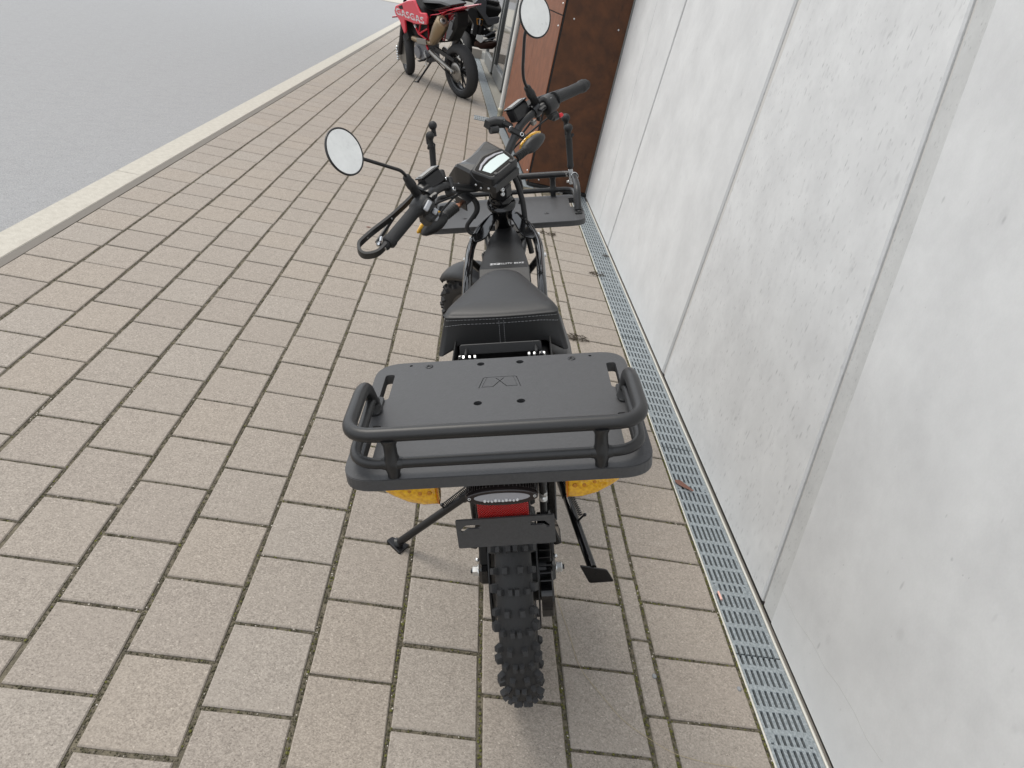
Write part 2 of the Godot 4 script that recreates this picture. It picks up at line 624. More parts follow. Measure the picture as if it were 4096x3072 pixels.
func pavement():
	var bed := sheet("pavement", [Vector2(-1.81, 0.5), Vector2(0.966, 0.5), Vector2(0.966, -6.3), Vector2(0.6, -6.34), Vector2(0.34, -9.1), Vector2(-0.6, -26), Vector2(-1.81, -26)], -0.0055, M.joint_sand, 0.05)
	tag(bed, "taupe concrete block paving between the kerb and the wall drain", "pavement", "", "structure")
	sheet("gutter_joint", [Vector2(-1.808, 0.5), Vector2(-1.764, 0.5), Vector2(-1.764, -26), Vector2(-1.808, -26)], -0.002, M.gutter_mortar, 0.01, bed)
	var cells := []  # x, z, w, l
	for i in range(-11, 1):   # columns to the left of the thin strip
		var x0 := CX + i * PW
		var off := 0.081 if i % 2 == 0 else 0.2025
		if i == -11:
			off = 0.11
		for k in range(2, 106):
			if i == -11:
				cells.append([-1.6503, off - k * PL + PL / 2, 0.2285, PL])
			else:
				cells.append([x0 + PW / 2, off - k * PL + PL / 2, PW, PL])
	for k in range(2, 28):   # the thin strip, and the last column of crosswise blocks by the drain
		cells.append([0.6932, 0.203 - k * PL + PL / 2, 0.0571, PL])
	for k in range(-3, 27):
		cells.append([0.8385, -1.221 - k * 0.1965 + 0.098, 0.2345, 0.1965])
	for k in range(27, 34):  # beyond the corner the thin strip runs on beside the drain
		cells.append([0.6932, 0.203 - k * PL + PL / 2, 0.0571, PL])
	var kinds := {}
	var use := []
	for c in cells:
		var xr: float = c[0] + c[2] / 2
		var xl: float = c[0] - c[2] / 2
		var lim := strip_left(c[1] - c[3] / 2)
		if xr > lim:
			if lim - xl < 0.03:
				continue
			c[2] = lim - xl
			c[0] = xl + c[2] / 2
			c.append(true)
		var p := V(c[0], 0, c[1])
		if p.distance_to(V(-0.1, 0, 0.2)) > 3.2 and not in_view(p):
			continue
		if c[1] > 0.1:
			continue
		use.append(c)
	var eye := V(0, 1.457, 0)
	use.sort_custom(func(a, b): return eye.distance_squared_to(V(a[0], 0, a[1])) + (0.0 if in_view(V(a[0], 0, a[1])) else 50.0) < eye.distance_squared_to(V(b[0], 0, b[1])) + (0.0 if in_view(V(b[0], 0, b[1])) else 50.0))
	var rest := []
	var n := 0
	for c in use:
		var x := Transform3D(Basis(Vector3.UP, rng.randf_range(-0.006, 0.006)) * Basis(V(rng.randf_range(-1, 1), 0, rng.randf_range(-1, 1)).normalized(), rng.randf_range(-0.003, 0.003)), V(c[0] + rng.randf_range(-0.0012, 0.0012), rng.randf_range(-0.0011, 0.0009), c[1] + rng.randf_range(-0.0015, 0.0015)))
		var key := "%.3f %.3f %d" % [c[2], c[3], rng.randi() % 7]
		if not kinds.has(key):
			kinds[key] = paver_mesh(c[2] - 0.0122, c[3] - 0.0102, hash(key))
		if n < 298:
			var o := MeshInstance3D.new()
			o.name = numbered(bed, "paver")
			o.mesh = kinds[key]
			o.material_override = M["paver%d" % (rng.randi() % 5)]
			o.transform = x
			bed.add_child(o, true)
			n += 1
		elif c.size() > 4:
			rest.append([x.scaled_local(V((c[2] - 0.0122) / (PW - 0.0122), 1, 1)), 0])
		elif absf(c[2] - PW) < 0.001:
			rest.append([x, rng.randi() % 5])
		else:
			rest.append([x.scaled_local(V((c[2] - 0.0122) / (PW - 0.0122), 1, (c[3] - 0.0102) / (PL - 0.0102))), rng.randi() % 5])
	for v in 5:
		var mm := MultiMesh.new()
		mm.transform_format = MultiMesh.TRANSFORM_3D
		var sub := rest.filter(func(r): return r[1] == v)
		var pm := paver_mesh(PW - 0.0122, PL - 0.0102, 77 + v)
		mm.mesh = pm
		mm.instance_count = sub.size()
		for i in sub.size():
			mm.set_instance_transform(i, sub[i][0])
		var mi := MultiMeshInstance3D.new()
		mi.name = numbered(bed, "far_pavers")
		mi.multimesh = mm
		mi.material_override = M["paver%d" % v]
		mi.set_meta("kind", "stuff")
		bed.add_child(mi, true)
	joints_litter(use)


func scatter(called: String, label: String, category: String, mesh: Mesh, xs: Array, parent: Node = self):
	var mm := MultiMesh.new()
	mm.transform_format = MultiMesh.TRANSFORM_3D
	mm.mesh = mesh
	mm.instance_count = xs.size()
	for i in xs.size():
		mm.set_instance_transform(i, xs[i])
	var mi := MultiMeshInstance3D.new()
	mi.name = numbered(parent, called)
	mi.multimesh = mm
	parent.add_child(mi, true)
	tag(mi, label, category, "", "stuff")


func crumb(m: Material, sd: int) -> ArrayMesh:   # an uneven lump about 2 units wide
	var r := RandomNumberGenerator.new()
	r.seed = sd
	var b := MB.new()
	var R := []
	for i in 4:
		var ring := []
		var rr := [0.45, 1.0, 0.85, 0.3][i] as float
		for j in 6:
			var w := TAU * j / 6
			ring.append(V(cos(w), 0, -sin(w)) * rr * r.randf_range(0.7, 1.15) + V(0, -0.5 + 0.42 * i + r.randf_range(-0.1, 0.1), 0))
		R.append(ring)
	b.rings(R, true, true, true, true)
	return b.done(m)


func joints_litter(use: Array):
	var lists := {"moss": [], "moss_dark": [], "grit": [], "grit_pale": []}
	var n := noise(FastNoiseLite.TYPE_SIMPLEX_SMOOTH, 1.3, 5, 2)
	for c in use:
		if c[1] < -6.4 or not in_view(V(c[0], 0, c[1])):
			continue
		var dens: float = clampf(3.0 / absf(c[1]), 0.5, 1.6)
		var green := clampf((c[0] + 0.6) * 0.9, 0.08, 1.0)
		for side in 2:
			var len: float = c[3] if side == 0 else c[2]
			for i in int(len * 230 * dens * (1.0 if side == 0 else 0.8)):
				var t := rng.randf_range(-0.5, 0.5)
				var e := rng.randfn(0, 0.0033)
				var p := V(c[0] + c[2] / 2 + e, 0, c[1] + t * c[3]) if side == 0 else V(c[0] + t * c[2], 0, c[1] + c[3] / 2 + e)
				var wet := n.get_noise_2d(p.x * 3, p.z * 3) * 0.5 + 0.5
				var k := "grit"
				if rng.randf() < 0.028:
					k = "grit_pale"
				elif rng.randf() < green * (0.25 + wet) * (1.0 if side == 0 else 0.4):
					k = "moss" if rng.randf() < 0.55 else "moss_dark"
				elif rng.randf() < 0.5:
					k = "moss_dark"
				var s := rng.randf_range(0.001, 0.0026) * (1.35 if k.begins_with("moss") else 1.0)
				var y := -0.0055 + s * 0.4 + maxf(0, 0.004 - absf(e)) * rng.randf_range(0.0, 0.8)
				if k == "grit_pale":
					y += 0.002
				lists[k].append(Transform3D(Basis(Vector3.UP, rng.randf() * TAU).scaled(V(s, s * rng.randf_range(0.5, 1.0), s * rng.randf_range(0.8, 1.5))), V(p.x, y, p.z)))
	# green along both edges of the drain
	for i in 2600:
		var z := rng.randf_range(-6.2, -0.7)
		var w := n.get_noise_2d(z * 2.2, 7.0) + 0.12
		if w < 0:
			continue
		var left := rng.randf() < 0.62
		var s := rng.randf_range(0.0012, 0.0032)
		var x := 0.957 + rng.randfn(0, 0.0035) if left else 1.1045 + rng.randfn(0, 0.0018)
		lists["moss" if rng.randf() < 0.45 else "moss_dark"].append(Transform3D(Basis(Vector3.UP, rng.randf() * TAU).scaled(V(s, s * 0.8, s * 1.3)), V(x, -0.003, z)))
	# loose pale specks of sand lying on the blocks
	for i in 900:
		var p := V(rng.randf_range(-1.7, 0.95), 0.0012, -rng.randf_range(0.7, 4.5))
		var s := rng.randf_range(0.0006, 0.0014)
		lists["grit_pale"].append(Transform3D(Basis(Vector3.UP, rng.randf() * TAU).scaled(V(s, s, s)), p))
	scatter("green_moss", "bright green moss growing in the paving joints and along the drain edges", "moss", crumb(M.moss, 1), lists.moss)
	scatter("dark_moss", "dark olive moss and soil crumbs filling the paving joints", "moss", crumb(M.moss_dark, 2), lists.moss_dark)
	scatter("joint_grit", "brown sand grit packed in the paving joints", "grit", crumb(M.grit, 3), lists.grit)
	scatter("pale_grit", "pale sand grains lying on the pavers and in the joints", "grit", crumb(M.grit_pale, 4), lists.grit_pale)


func road():
	var g := sheet("ground", [Vector2(-150, 60), Vector2(150, 60), Vector2(150, -150), Vector2(-150, -150)], -0.16, M.gutter_mortar, 0.1)
	tag(g, "", "", "", "structure")
	var r := MB.new()
	var p := PackedVector2Array([Vector2(-60, 20), Vector2(-60, -60)])
	p.append(Vector2(-2.0, -60))
	var z := -26.0
	while z < 6.0:   # the road's ragged edge against the kerb
		p.append(Vector2(-1.962 + 0.007 * sin(z * 37) * sin(z * 11 + 1) + rng.randf_range(-0.004, 0.006), z))
		z += 0.03 if z > -6 else 0.3
	p.append(Vector2(-1.96, 20))
	r.prism(p, -0.12, -0.014)
	tag(part("road", r, M.asphalt), "grey asphalt road left of the kerb", "road", "", "structure")
	var k := Node3D.new()
	k.name = "kerb"
	add_child(k)
	tag(k, "pale concrete kerb between road and paving", "kerb", "", "structure")
	var zz := 2.51
	for i in 10:
		var l := 3.57
		var b := MB.new()
		b.box(at(V(-1.883, -0.07, zz - l / 2)), V(0.152, 0.14, l - 0.005), 0.006)
		part("kerb_stone", b, M.kerb_stone, k)
		zz -= l
	# the far pavement that closes the road behind the red motorcycle
	sheet("far_pavement", [Vector2(-2.05, -28.6), Vector2(-3.1, -27.6), Vector2(-14, -27.2), Vector2(-14, -45), Vector2(-2.05, -45)], 0.0, M.kerb_stone, 0.12)
	tag(get_node("far_pavement"), "", "", "", "structure")


func drains():
	var d := thing("wall_drain", "galvanised slotted channel drain along the foot of the white concrete wall", "drain")
	var b := MB.new()
	b.box(at(V(1.03, -0.085, -3.0)), V(0.13, 0.01, 7.4))
	b.box(at(V(0.9615, -0.045, -3.0)), V(0.004, 0.09, 7.4))
	b.box(at(V(1.098, -0.045, -3.0)), V(0.004, 0.09, 7.4))
	part("channel", b, M.drain_dark, d)
	for q in [[0.9608, 0.0045], [1.0975, 0.0068]]:
		b = MB.new()
		var path := []
		var zz := 0.4
		while zz > -6.32:
			path.append(V(q[0] + rng.randf_range(-0.0006, 0.0006), -q[1] * 0.5, zz))
			zz -= 0.12
		b.tube(path, q[1] * 0.72, 4, true, true, 1.0)
		part("frame_rim", b, M.frame_rim, d)
	b = MB.new()
	b.box(at(V(1.1045, -0.006, -3.0)), V(0.006, 0.012, 6.7))
	part("wall_joint", b, M.gutter_mortar, d)
	var g := MB.new()   # one metre of cast grating: bars along, webs across, two pairs of locking plates
	var L := 1.026
	for i in 8:
		var x := 0.9675 + 0.0166 * i + (-0.002 if i == 0 else 0.002 if i == 7 else 0.0)
		g.box(at(V(x, -0.006, -L / 2)), V(0.0088 if i > 0 and i < 7 else 0.0125, 0.012, L), 0.0012)
	var cuts := []
	for h in 2:
		for k in 4:
			cuts.append([0.0395 + 0.0655 * k, 0.017])
		cuts.append([0.2785, 0.011])
		for k in 3:
			cuts.append([0.345 + 0.0625 * k, 0.016])
		cuts = cuts.slice(0, 8) if h == 0 else cuts
	var all := []
	for c in cuts.slice(0, 8):
		all.append(c)
		all.append([L - c[0], c[1]])
	for c in all:
		for i in 7:
			g.box(at(V(0.9758 + 0.0166 * i, -0.0068, -c[0])), V(0.0092, 0.0122, c[1]), 0.001)
	for z in [0.2567, L - 0.2567]:
		for x in [0.9745, 1.0775]:
			g.box(at(V(x, -0.0052, -z)), V(0.0155, 0.0108, 0.024), 0.001)
			g.lathe([Vector2(0.0045, 0), Vector2(0.0045, 0.0008), Vector2(0.0028, 0.0008), Vector2(0.0026, -0.0005)], at(V(x, 0.0005, -z)), 10, false, true)
	var gm := g.done(M.galvanised)
	for k in 6:
		var o := MeshInstance3D.new()
		o.name = numbered(d, "grate")
		o.mesh = gm
		o.position = V(0, -0.0006 * (k % 3), -0.4345 - 1.031 * k + 0.0)
		d.add_child(o, true)
	b = MB.new()
	for i in 8:
		b.box(at(V(0.9675 + 0.0166 * i, -0.006, -6.47 + 0.02)), V(0.0088, 0.012, 0.0))
	# narrow drain along the foot of the red panels, ribs towards the doors, short cross grating
	var e := thing("facade_drain", "narrow ribbed drain along the red panels and the glass doors", "drain")
	for k in 2:
		b = MB.new()
		var z0: float = [-6.3, -9.15][k]
		var z1: float = [-9.1, -22.0][k]
		var wd: float = [0.085, 0.128][k]
		var a := V(strip_left(z0 - 0.01), 0, z0)
		var c := V(strip_left(z1 + 0.01), 0, z1)
		var dir := (c - a).normalized()
		var xf := Transform3D(Basis(dir.cross(Vector3.UP) * -1.0, Vector3.UP, -dir) , a)
		var rt := V(-dir.z, 0, dir.x)
		for i in 9:
			var o: Vector3 = rt * wd * (i + 0.5) / 9.0
			b.cyl(a + o + V(0, -0.004, 0), c + o + V(0, -0.004, 0), wd / 26.0, 6)
		if k == 0:
			for i in 90:
				var o: Vector3 = a.lerp(c, (i + 0.5) / 90)
				b.box(Transform3D(Basis(rt, Vector3.UP, rt.cross(Vector3.UP)), o + rt * wd / 2 + V(0, -0.004, 0)), V(wd, 0.006, 0.014))
		part("grating", b, M.galvanised, e)
		b = MB.new()
		b.poly([a + V(0, -0.006, 0), c + V(0, -0.006, 0), c + rt * wd + V(0, -0.006, 0), a + rt * wd + V(0, -0.006, 0)], Vector3.UP)
		part("channel", b, M.drain_dark, e)
	var f := thing("cross_grating", "short galvanised grating set crosswise at the foot of the white downpipe", "drain")
	b = MB.new()
	for i in 14:
		b.box(at(V(0.12 + 0.0215 * i, 0.001, -9.115)), V(0.012, 0.012, 0.19), 0.001)
	for z in [-9.23, -9.115, -9.0]:
		b.box(at(V(0.26, 0.0015, z)), V(0.3, 0.0125, 0.03), 0.001)
	part("grating", b, M.galvanised, f)


func wall_panel(zy: Array, x: float, thick: float, m: Material, parent: Node, called := "panel", bev := 0.004):
	var p := PackedVector2Array()   # polygon given as (z, y); prism axis points to -x
	for q in zy:
		p.append(q)
	var b := MB.new()
	var xf := Transform3D(Basis(V(0, 0, 1), V(-1, 0, 0), V(0, 1, 0)), V(x + thick, 0, 0))
	b.prism(p, 0.0, thick, xf, bev)
	return part(called, b, m, parent)


func line(y: float, a: Array) -> float:   # z of a joint at height y; a = [z at 0, z at 1.6]
	return a[0] + (a[1] - a[0]) * minf(y, 2.2) / 1.6


func concrete_wall():
	var w := thing("concrete_wall", "white precast concrete wall with vertical panel joints and pitted panels", "wall")
	var T := 5.2
	var X := 1.106
	var B0 := [-1.682, -1.952]
	var B1 := [-1.664, -1.93]
	var B2 := [-1.592, -1.857]
	var A0 := [-3.118, -3.025]
	var A1 := [-3.15, -3.073]
	var C0 := [-5.0, -4.72]
	var C1 := [-5.03, -4.76]
	var D0 := [-5.518, -5.55]
	var pan := func(l, r): return [Vector2(line(0, l), 0.004), Vector2(line(2.2, l), 2.2), Vector2(line(2.2, l), T), Vector2(line(2.2, r), T), Vector2(line(2.2, r), 2.2), Vector2(line(0, r), 0.004)]
	wall_panel(pan.call([3.0, 3.0], B2), X, 0.15, M.concrete0, w)
	wall_panel(pan.call(B2, B1), X + 0.0045, 0.14, M.rough_strip, w, "panel", 0.001)
	wall_panel(pan.call(B0, A0), X + 0.001, 0.15, M.concrete1, w, "panel", 0.006)
	wall_panel(pan.call(A1, C0), X - 0.003, 0.15, M.concrete0, w, "panel", 0.008)
	wall_panel(pan.call(C1, [D0[0] + 0.003, D0[1] + 0.003]), X - 0.001, 0.15, M.concrete0, w, "panel", 0.004)
	wall_panel(pan.call([D0[0] - 0.003, D0[1] - 0.003], [-6.345, -6.345]), X - 0.001, 0.15, M.concrete0, w, "panel", 0.004)
	wall_panel(pan.call(B1, B0), X + 0.012, 0.12, M.sealant, w, "joint_sealant", 0.002)
	wall_panel(pan.call(A0, A1), X + 0.008, 0.12, M.sealant, w, "joint_sealant", 0.002)
	wall_panel(pan.call(C0, C1), X + 0.008, 0.12, M.sealant_shaded, w, "joint_sealant", 0.002)  # shadow band of this joint painted by the darker sealant colour
	wall_panel([Vector2(3, 0), Vector2(-6.34, 0), Vector2(-6.34, T), Vector2(3, T)], X + 0.16, 0.3, M.sealant_shaded, w, "backing", 0.0)
	var cr := MB.new()   # a hairline crack low on the near panel
	var pts := [Vector2(-1.615, 0.118), Vector2(-1.5, 0.116), Vector2(-1.4, 0.133), Vector2(-1.317, 0.136), Vector2(-1.25, 0.152), Vector2(-1.173, 0.16), Vector2(-1.1, 0.158), Vector2(-1.036, 0.17)]
	for i in pts.size() - 1:
		cr.cyl(V(X - 0.0002, pts[i].y, pts[i].x), V(X - 0.0002, pts[i + 1].y, pts[i + 1].x), 0.00045, 4)
	part("hairline_crack", cr, M.sealant_shaded, w)


func facade():
	var K := V(0.596, 0, -6.35)
	var e := V(-0.0591, 0, -0.998).normalized()    # along the facade, away
	var nn := V(-e.z, 0, e.x)                      # into the building
	var F := Transform3D(Basis(nn, Vector3.UP, -e), K)   # local: x into the wall, z = -distance
	var d := thing("rusty_end_panel", "dark brown weathering steel panel facing down the pavement beside the white wall", "cladding")
	var b := MB.new()
	b.box(at(V(0.857, 2.6, -6.362)), V(0.484, 5.14, 0.006), 0.001)
	part("panel", b, M.rust0, d)
	b = MB.new()
	b.box(at(V(1.0995, 2.6, -6.353)), V(0.011, 5.14, 0.008), 0.001)
	part("edge_trim", b, M.aluminium, d)
	for q in [Vector2(0.687, 1.287), Vector2(1.036, 1.281), Vector2(0.69, 0.062), Vector2(1.03, 0.06)]:
		b = MB.new()
		b.lathe([Vector2(0.0075, 0), Vector2(0.0065, 0.004), Vector2(0.003, 0.0062)], at(V(q.x, q.y, -6.3588), Basis(Vector3.RIGHT, PI / 2)), 10)
		part("screw", b, M.zinc, d)
	b = MB.new()
	b.box(at(V(0.85, 2.6, -6.46)), V(0.5, 5.2, 0.17))
	b.box(at(V(0.86, 0.012, -6.352)), V(0.49, 0.024, 0.022), 0.003)
	part("plinth", b, M.black_gap, d)
	var r := thing("rusty_side_panels", "reddish brown weathering steel panels between the black corner gap and the downpipe", "cladding")
	for q in [[0.02, 1.345, 0.03, 1.288], [1.352, 2.86, 0.03, 1.288], [0.02, 1.345, 1.297, 5.15], [1.352, 2.86, 1.297, 5.15]]:
		b = MB.new()
		b.box(at(V(0.003, (q[2] + q[3]) / 2, -(q[0] + q[1]) / 2)), V(0.006, q[3] - q[2], q[1] - q[0]), 0.001)
		part("panel", b, M.rust1, r, F)
	for q in [Vector2(0.1, 1.372), Vector2(0.105, 1.214), Vector2(0.1, 0.1), Vector2(1.26, 1.372), Vector2(1.26, 1.214)]:
		b = MB.new()
		b.lathe([Vector2(0.0075, 0), Vector2(0.0065, 0.004), Vector2(0.003, 0.0062)], F * at(V(0, q.y, -q.x), Basis(Vector3.BACK, PI / 2)), 10)
		part("screw", b, M.zinc, r)
	b = MB.new()
	b.box(at(V(0.06, 2.6, -1.44)), V(0.1, 5.2, 2.86))
	part("backing", b, M.black_gap, r, F)
	var p := thing("downpipe", "slim white downpipe with a yellowed foot between glass doors and rusty panels", "pipe", F)
	b = MB.new()
	b.cyl(V(-0.022, 0.1, -2.93), V(-0.022, 5.2, -2.93), 0.026, 14)
	part("pipe", b, M.pvc, p)
	b = MB.new()
	b.lathe([Vector2(0.03, 0), Vector2(0.03, 0.1), Vector2(0.034, 0.1), Vector2(0.034, 0.13), Vector2(0.027, 0.135)], at(V(-0.022, 0, -2.93)), 14)
	part("foot", b, M.pvc_old, p)
	# recessed sliding glass doors
	tag(sheet("threshold", [Vector2(0.43, -9.3), Vector2(0.8, -9.3), Vector2(0.35, -17.5), Vector2(0.02, -17.5)], 0.006, M.threshold, 0.05), "", "", "", "structure")
	for i in 3:
		var s0: float = [3.0, 5.12, 7.12][i]
		var s1: float = [5.08, 7.08, 9.05][i]
		var dr := thing("glass_door", ["grey framed glass door nearest the white downpipe", "middle one of the three grey framed glass doors", "grey framed glass door farthest along, behind the motorcycles"][i], "door", F, "glass doors of the shop")
		b = MB.new()
		var tx := 0.2 - 0.02 * i
		for s in [s0 + 0.06, s1 - 0.06]:
			b.box(at(V(tx, 1.5, -s)), V(0.07, 2.9, 0.12), 0.004)
		b.box(at(V(tx, 0.11, -(s0 + s1) / 2)), V(0.068, 0.18, s1 - s0 - 0.242), 0.004)
		b.box(at(V(tx, 2.85, -(s0 + s1) / 2)), V(0.068, 0.12, s1 - s0 - 0.242), 0.004)
		part("frame", b, M.aluminium, dr)
		b = MB.new()
		b.box(at(V(tx, 1.5, -(s0 + s1) / 2)), V(0.014, 2.6, s1 - s0 - 0.242))
		part("pane", b, M.dark_pane, dr)
		b = MB.new()
		b.box(at(V(tx + 0.01, 1.5, -(s1 + 0.018))), V(0.06, 2.95, 0.03))
		part("seal", b, M.black_gap, dr)
	var up := thing("shop_facade", "dark wall above and behind the glass doors", "building", F)
	b = MB.new()
	b.box(at(V(0.28, 4.1, -6.0)), V(0.2, 2.2, 6.1), 0.01)
	part("lintel", b, M.aluminium, up)
	b = MB.new()
	b.box(at(V(1.8, 2.5, -6.0)), V(0.1, 5.2, 7.0))
	part("back_wall", b, M.black_gap, up)
	var st := MB.new()
	for i in 2:
		st.box(at(V(-0.26 + 0.26 * i, 0.08, -16.5)), V(0.257, 0.16, 1.4), 0.004)
	tag(part("stone_step", st, M.stone_step), "low pale stone step across the pavement beyond the parked motorcycles", "step")


func litter():
	var leaf := func(called, label, at_: Vector3, size: float, turn: float, m: Material, pts: Array):
		var b := MB.new()
		var p := bend2(pts, 0.25, 3)
		var q := PackedVector2Array()
		for v in p:
			q.append(v * size)
		b.prism(q, 0.0, 0.0008, Transform3D(Basis(Vector3.UP, turn) * Basis(Vector3.RIGHT, 0.12), at_))
		tag(part(called, b, m), label, "leaf")
	leaf.call("fallen_leaf", "small brown dead leaf lying on the drain grating", V(0.99, 0.006, -2.238), 0.034, -0.75, M.dead_leaf, [Vector2(-1, 0), Vector2(-0.5, -0.45), Vector2(0.2, -0.3), Vector2(1.4, -0.12), Vector2(1.4, 0.1), Vector2(0.1, 0.35), Vector2(-0.6, 0.35)])
	leaf.call("fallen_leaf", "tiny tan leaf lying alone on the paving left of the bars", V(-0.446, 0.003, -4.469), 0.017, 0.4, M.dead_leaf, [Vector2(-1, 0), Vector2(0, -0.5), Vector2(1, 0), Vector2(0, 0.45)])
	var bu := MB.new()
	bu.cyl(V(0.978, 0.002, -1.697), V(0.9795, 0.002, -1.665), 0.0035, 8)
	tag(part("cigarette_end", bu, M.butt_pink), "pale pink cigarette end on the edge of the drain grating", "cigarette end")
	for q in [[V(0.709, 0.002, -1.346), "blue grey pebble by the thin strip of pavers"], [V(0.935, 0.002, -1.34), "blue grey pebble on the crosswise pavers near the drain"]]:
		var b := MB.new()
		b.ball(q[0], 0.0062, 8, V(1, 0.7, 1.25))
		tag(part("pebble", b, M.pebble), q[1], "pebble")
	var hair := MB.new()
	hair.tube(bend([V(0.465, 0.003, -1.66), V(0.469, 0.003, -1.617), V(0.479, 0.004, -1.538), V(0.5, 0.003, -1.428), V(0.509, 0.003, -1.345), V(0.554, 0.003, -1.273), V(0.603, 0.003, -1.198), V(0.658, 0.004, -1.158), V(0.71, 0.003, -1.127), V(0.79, 0.003, -1.112), V(0.86, 0.003, -1.11)], 0.05), 0.00055, 5)
	tag(part("dry_straw", hair, M.straw), "long thin dry straw curving over the pavers beside the rear tyre", "straw")
	# tufts of dry moss dropped from the roof
	for q in [[V(0.72, 0.004, -3.382), 0.05, "dark clump of dry moss on the joint beside the seat", 70], [V(0.955, 0.005, -4.406), 0.042, "scrap of dry moss lying half on the drain grating", 50], [V(0.689, 0.004, -5.063), 0.05, "brown tuft of dry moss near the front rack", 60], [V(1.061, 0.005, -4.798), 0.016, "small dark crumb of moss on the far grating", 22]]:
		var b := MB.new()
		for i in q[3]:
			var a := rng.randf() * TAU
			var r: float = q[1] * sqrt(rng.randf())
			var c: Vector3 = q[0] + V(cos(a) * r * 1.25, rng.randf_range(-0.003, 0.006), sin(a) * r * 0.7)
			var dd := V(rng.randfn(), rng.randf_range(-0.1, 0.4), rng.randfn()).normalized() * rng.randf_range(0.006, 0.018)
			b.tube([c - dd, c + V(0, 0.002, 0), c + dd], [0.0004, rng.randf_range(0.0009, 0.0022), 0.0004], 4)
		tag(part("moss_tuft", b, M.dry_moss), q[2], "moss tuft")


# ------------------------------------------------------------------ the utility motorcycle
# its own axes: x to its right, y up, z to the rear; the origin lies on the ground under the rear axle
const AXLE := Vector3(0, 0.297, 0)
var tyre_mesh: ArrayMesh
var knob_mesh: ArrayMesh


func knob(b: MB, c: Vector3, ang: float, u: float, phi: float, r: float, s: Vector3):   # s: across, tall, along
	var rad := V(0, sin(ang), cos(ang))
	var n := rad * cos(phi) + V(1, 0, 0) * sin(phi)
	var al := V(0, cos(ang), -sin(ang))
	var x := n.cross(al)
	var o := c + rad * r + V(u, 0, 0)
	b.smooth(false)
	var q := []
	for k in 2:
		var f := 1.0 if k == 0 else 0.78
		for e in [[-1, -1], [1, -1], [1, 1], [-1, 1]]:
			q.append(o + n * s.y * k + x * e[0] * s.x / 2 * f + al * e[1] * s.z / 2 * f)
	b.poly([q[4], q[5], q[6], q[7]], n)
	for k in 4:
		var j := (k + 1) % 4
		b.poly([q[k], q[j], q[4 + j], q[4 + k]], (q[k] + q[j]) / 2 - o)


func wheel_meshes():
	var b := MB.new()
	var p := []
	for q in [[0.222, -0.024], [0.232, -0.031], [0.248, -0.0365], [0.263, -0.0355], [0.275, -0.029], [0.2825, -0.018], [0.2855, -0.006]]:
		p.append(Vector2(q[0], q[1]))
	for i in range(p.size() - 1, -1, -1):
		p.append(Vector2(p[i].x, -p[i].y))
	p.append(Vector2(0.215, 0.0))
	p.append(p[0])
	b.lathe(p, at(Vector3.ZERO, look(Vector3.RIGHT)), 64, false, false)
	tyre_mesh = b.done(M.tyre_black)
	b = MB.new()
	for i in 44:
		var a := TAU * i / 44.0
		if i % 2 == 0:
			for h in [-1, 1]:
				knob(b, Vector3.ZERO, a, 0.0065 * h, 0, 0.2835, V(0.0105, 0.0115, 0.015))
				knob(b, Vector3.ZERO, a, 0.0225 * h, 0.5 * h, 0.277, V(0.011, 0.0125, 0.013))
				knob(b, Vector3.ZERO, a + 0.02, 0.0345 * h, 1.12 * h, 0.2635, V(0.016, 0.0115, 0.0185))
		else:
			for h in [-1, 1]:
				knob(b, Vector3.ZERO, a, 0.0135 * h, 0.18 * h, 0.2825, V(0.0125, 0.0115, 0.0155))
				knob(b, Vector3.ZERO, a, 0.032 * h, 0.85 * h, 0.269, V(0.013, 0.013, 0.0145))
	knob_mesh = b.done(M.knob_black)


func helix(a: Vector3, c: Vector3, r: float, turns: int, wire: float) -> MB:
	var b := MB.new()
	var bs := look(c - a)
	var p := []
	for i in turns * 8 + 1:
		var t := float(i) / (turns * 8)
		var w := TAU * turns * t
		p.append(a.lerp(c, t) + bs.x * cos(w) * r + bs.z * sin(w) * r)
	b.tube(p, wire, 5)
	return b


func nut(b: MB, o: Vector3, dir: Vector3, r: float, h: float):
	b.lathe([Vector2(r, 0), Vector2(r, h * 0.85), Vector2(r * 0.85, h)], at(o, look(dir)), 6, true, true, true)


func bolt_head(b: MB, o: Vector3, dir: Vector3, r: float, h: float, socket := true):
	b.lathe([Vector2(r, 0), Vector2(r, h * 0.7), Vector2(r * 0.82, h)] + ([Vector2(r * 0.5, h), Vector2(r * 0.45, h * 0.3)] if socket else []), at(o, look(dir)), 12)


func cut(parent: CSGCombiner3D, p: PackedVector2Array, depth: float):   # cuts a polygon given in (x, z) down from the top of a plate
	var c := CSGPolygon3D.new()
	var q := PackedVector2Array()
	for v in p:
		q.append(Vector2(v.x, -v.y))
	c.polygon = q
	c.depth = depth + 0.003
	c.position.y = 0.003
	c.rotation.x = -PI / 2
	c.operation = CSGShape3D.OPERATION_SUBTRACTION
	c.material = parent.get_meta("m")
	parent.add_child(c)


func plate(called: String, p: PackedVector2Array, thick: float, m: Material, parent: Node, xf: Transform3D) -> CSGCombiner3D:
	var g := CSGCombiner3D.new()
	g.name = numbered(parent, called)
	g.transform = xf
	g.set_meta("m", m)
	for k in 2:   # a thin upper layer set in a little makes the chamfer
		var c := CSGPolygon3D.new()
		var q := PackedVector2Array()
		var src := p if k == 0 else p
		for v in src:
			q.append(Vector2(v.x, -v.y) * (1.0 if k == 0 else 0.997))
		c.polygon = q
		c.depth = thick - 0.001 if k == 0 else 0.004
		c.position.y = -0.001 if k == 0 else 0.0
		c.rotation.x = -PI / 2
		c.material = m
		g.add_child(c)
	parent.add_child(g, true)
	g.remove_meta.call_deferred("m")
	return g


